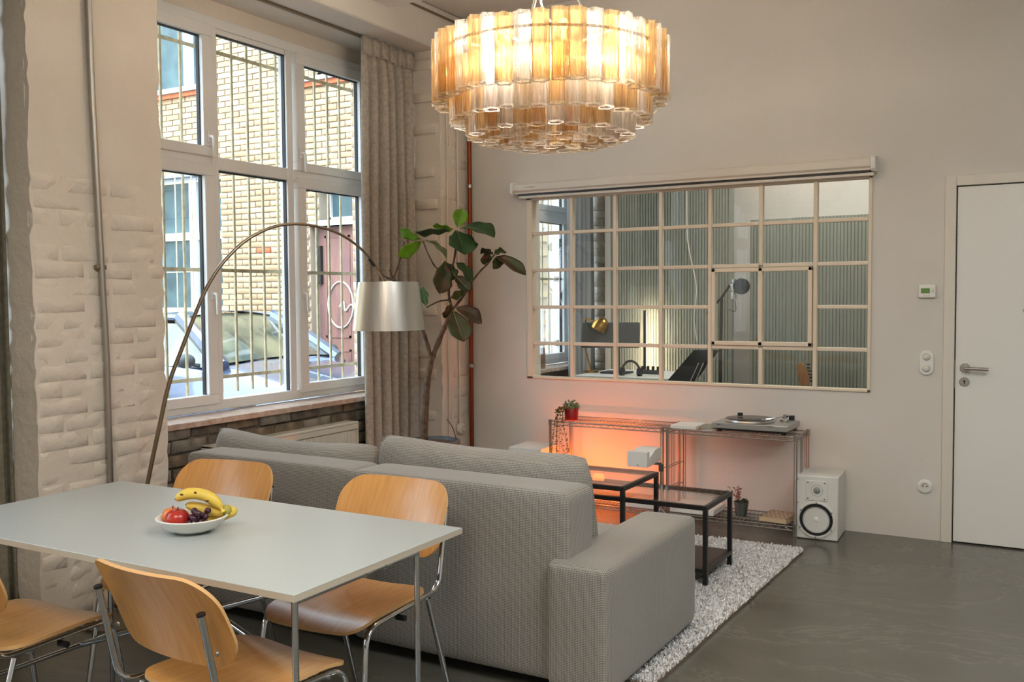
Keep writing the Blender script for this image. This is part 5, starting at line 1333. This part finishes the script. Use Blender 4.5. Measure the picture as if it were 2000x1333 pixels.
area('standing_light_glow', (-3.40, 8.43, .72), (PI / 2, 0, PI * 0), .03, 1.2, 4.4, (1, .78, .56)).rotation_euler = (PI / 2, 0, 0)
M_matte = mat('black_mesh_fabric', (26, 27, 27), .9, spec=.15)
for o_ in (sc2, bl, hp_, pw): o_.location.z += .034
oc = thing('office_chair', 'black office chair back with chrome rails behind the partition', 'chair', (-2.48, 7.15, 0))
MB().add([(-2.70, 7.1, .78), (-2.46, 7.0, .78), (-2.28, 7.1, 1.05), (-2.50, 7.2, 1.04), (-2.69, 7.13, .77), (-2.45, 7.03, .77), (-2.27, 7.13, 1.04), (-2.49, 7.23, 1.03)], [(0, 1, 2, 3), (7, 6, 5, 4), (0, 4, 5, 1), (1, 5, 6, 2), (2, 6, 7, 3), (3, 7, 4, 0)]).build('backrest', M_matte, oc, bevel=.008)
for k in range(3): MB().tube([(-2.50 + k * .035, 6.99 + k * .01, .70), (-2.40 + k * .035, 7.03 + k * .01, .95)], .005, 8).build('rail', M_chrome, oc)
MB().cbox((-2.50, 7.22, .46), (.38, .42, .07)).build('seat', M_black, oc, bevel=.02)
MB().tube([(-2.52, 7.22, .08), (-2.52, 7.22, .44)], .025).tube([(-2.50, 7.2, .46), (-2.50, 7.06, .60), (-2.50, 7.04, .80)], .015).build('column', M_chrome, oc)
for k in range(5): a = k * 1.2566; MB().tube([(-2.52, 7.22, .09), (-2.52 + .19 * math.cos(a), 7.22 + .19 * math.sin(a), .03)], .018).build('foot', M_chrome, oc)
mc = thing('microphone_stand', 'black microphone stand with studio microphone and round pop filter', 'microphone stand', (-2.26, 7.1, 0))
MB().tube([(-2.26, 7.1, .02), (-2.245, 7.1, 1.45)], .012, 10).build('pole', M_blackm, mc)
MB().tube([(-2.36, 7.1, 1.33), (-2.245, 7.1, 1.45), (-2.17, 7.08, 1.55)], .009, 8).build('boom', M_blackm, mc)
for a in (0, 2.1, 4.2): MB().tube([(-2.26, 7.1, .12), (-2.26 + .13 * math.cos(a), 7.1 + .13 * math.sin(a), .01)], .008, 8).build('leg', M_blackm, mc)
MB().tube([(-2.135, 7.05, 1.44), (-2.13, 7.05, 1.59)], .020, 14).build('microphone', M_chrome, mc)
q = MB()
for z in (1.50, 1.56): q.tube([(-2.133 + .04 * math.cos(k * PI / 8), 7.05 + .04 * math.sin(k * PI / 8), z) for k in range(16)], .003, 5, closed=True)
q.tube([(-2.17, 7.08, 1.55), (-2.15, 7.06, 1.53)], .006); q.build('shock_mount', M_steel, mc)
MB().lathe([(0, -.005), (.058, -.005), (.062, 0), (.058, .005), (0, .005)], (-2.06, 7.0, 1.535), 28, Matrix.Rotation(PI / 2, 3, 'X') @ Matrix.Rotation(.3, 3, 'Y')).build('pop_filter', M_black, mc)
MB().tube(spline([(-2.22, 7.1, 1.43), (-2.17, 7.05, 1.36), (-2.12, 7.05, 1.35), (-2.125, 7.05, 1.43)], 6), .003, 6).build('cable', M_black, mc)
gt = thing('guitar', 'wooden guitar headstock standing up behind the lower panes of the partition', 'guitar', (-1.62, 7.05, 0))
tl_ = Matrix.Rotation(-.25, 4, 'Y'); Mg = Matrix.Translation((-1.60, 7.05, 0))
M_gw = wood('guitar_wood', (176, 124, 76), (150, 104, 64))
hs = [(-.022, 0), (.022, 0), (.045, .05), (.038, .13), (.01, .185), (-.03, .165), (-.035, .05)]
Mh = Matrix.Translation((-1.585, 7.0, .80)) @ Matrix.Rotation(-.22, 4, 'Y') @ Matrix.Rotation(PI / 2, 4, 'X')
MB().prism(hs, .016, Mh).build('headstock', M_gw, gt, bevel=.002)
q = MB()
for k in range(6): q.cbox(Mh @ Vector((.052 + .004 * (k % 2), .035 + k * .024, .01)), (.022, .012, .012))
q.build('tuning_peg', M_black, gt)
MB().tube([Mh @ Vector((0, 0, .01)), Mh @ Vector((0, -.42, .01))], .02, 10).build('neck', M_gw, gt)
gb = []
for k in range(28):
    a = 2 * PI * k / 28; gb.append(((.17 + .02 * math.cos(2 * a)) * math.cos(a) * (1 - .12 * math.sin(a)), .0 + .24 * math.sin(a) - .60))
MB().prism(gb, .06, Mh @ Matrix.Translation((0, 0, -.02))).build('body', M_gw, gt, bevel=.006)
hc = thing('hanging_cable', 'white cable hanging from a hook in front of the ribbed panel', 'cable', (-3.0, 8.3, 1.0))
MB().tube(spline([(-2.95, 8.3, ZC), (-2.95, 8.3, 2.2), (-2.93, 8.3, 1.9), (-2.86, 8.3, 1.55), (-2.88, 8.3, 1.25), (-2.85, 8.3, 1.05)], 6), .006, 6).build('cord', M_trimw, hc)
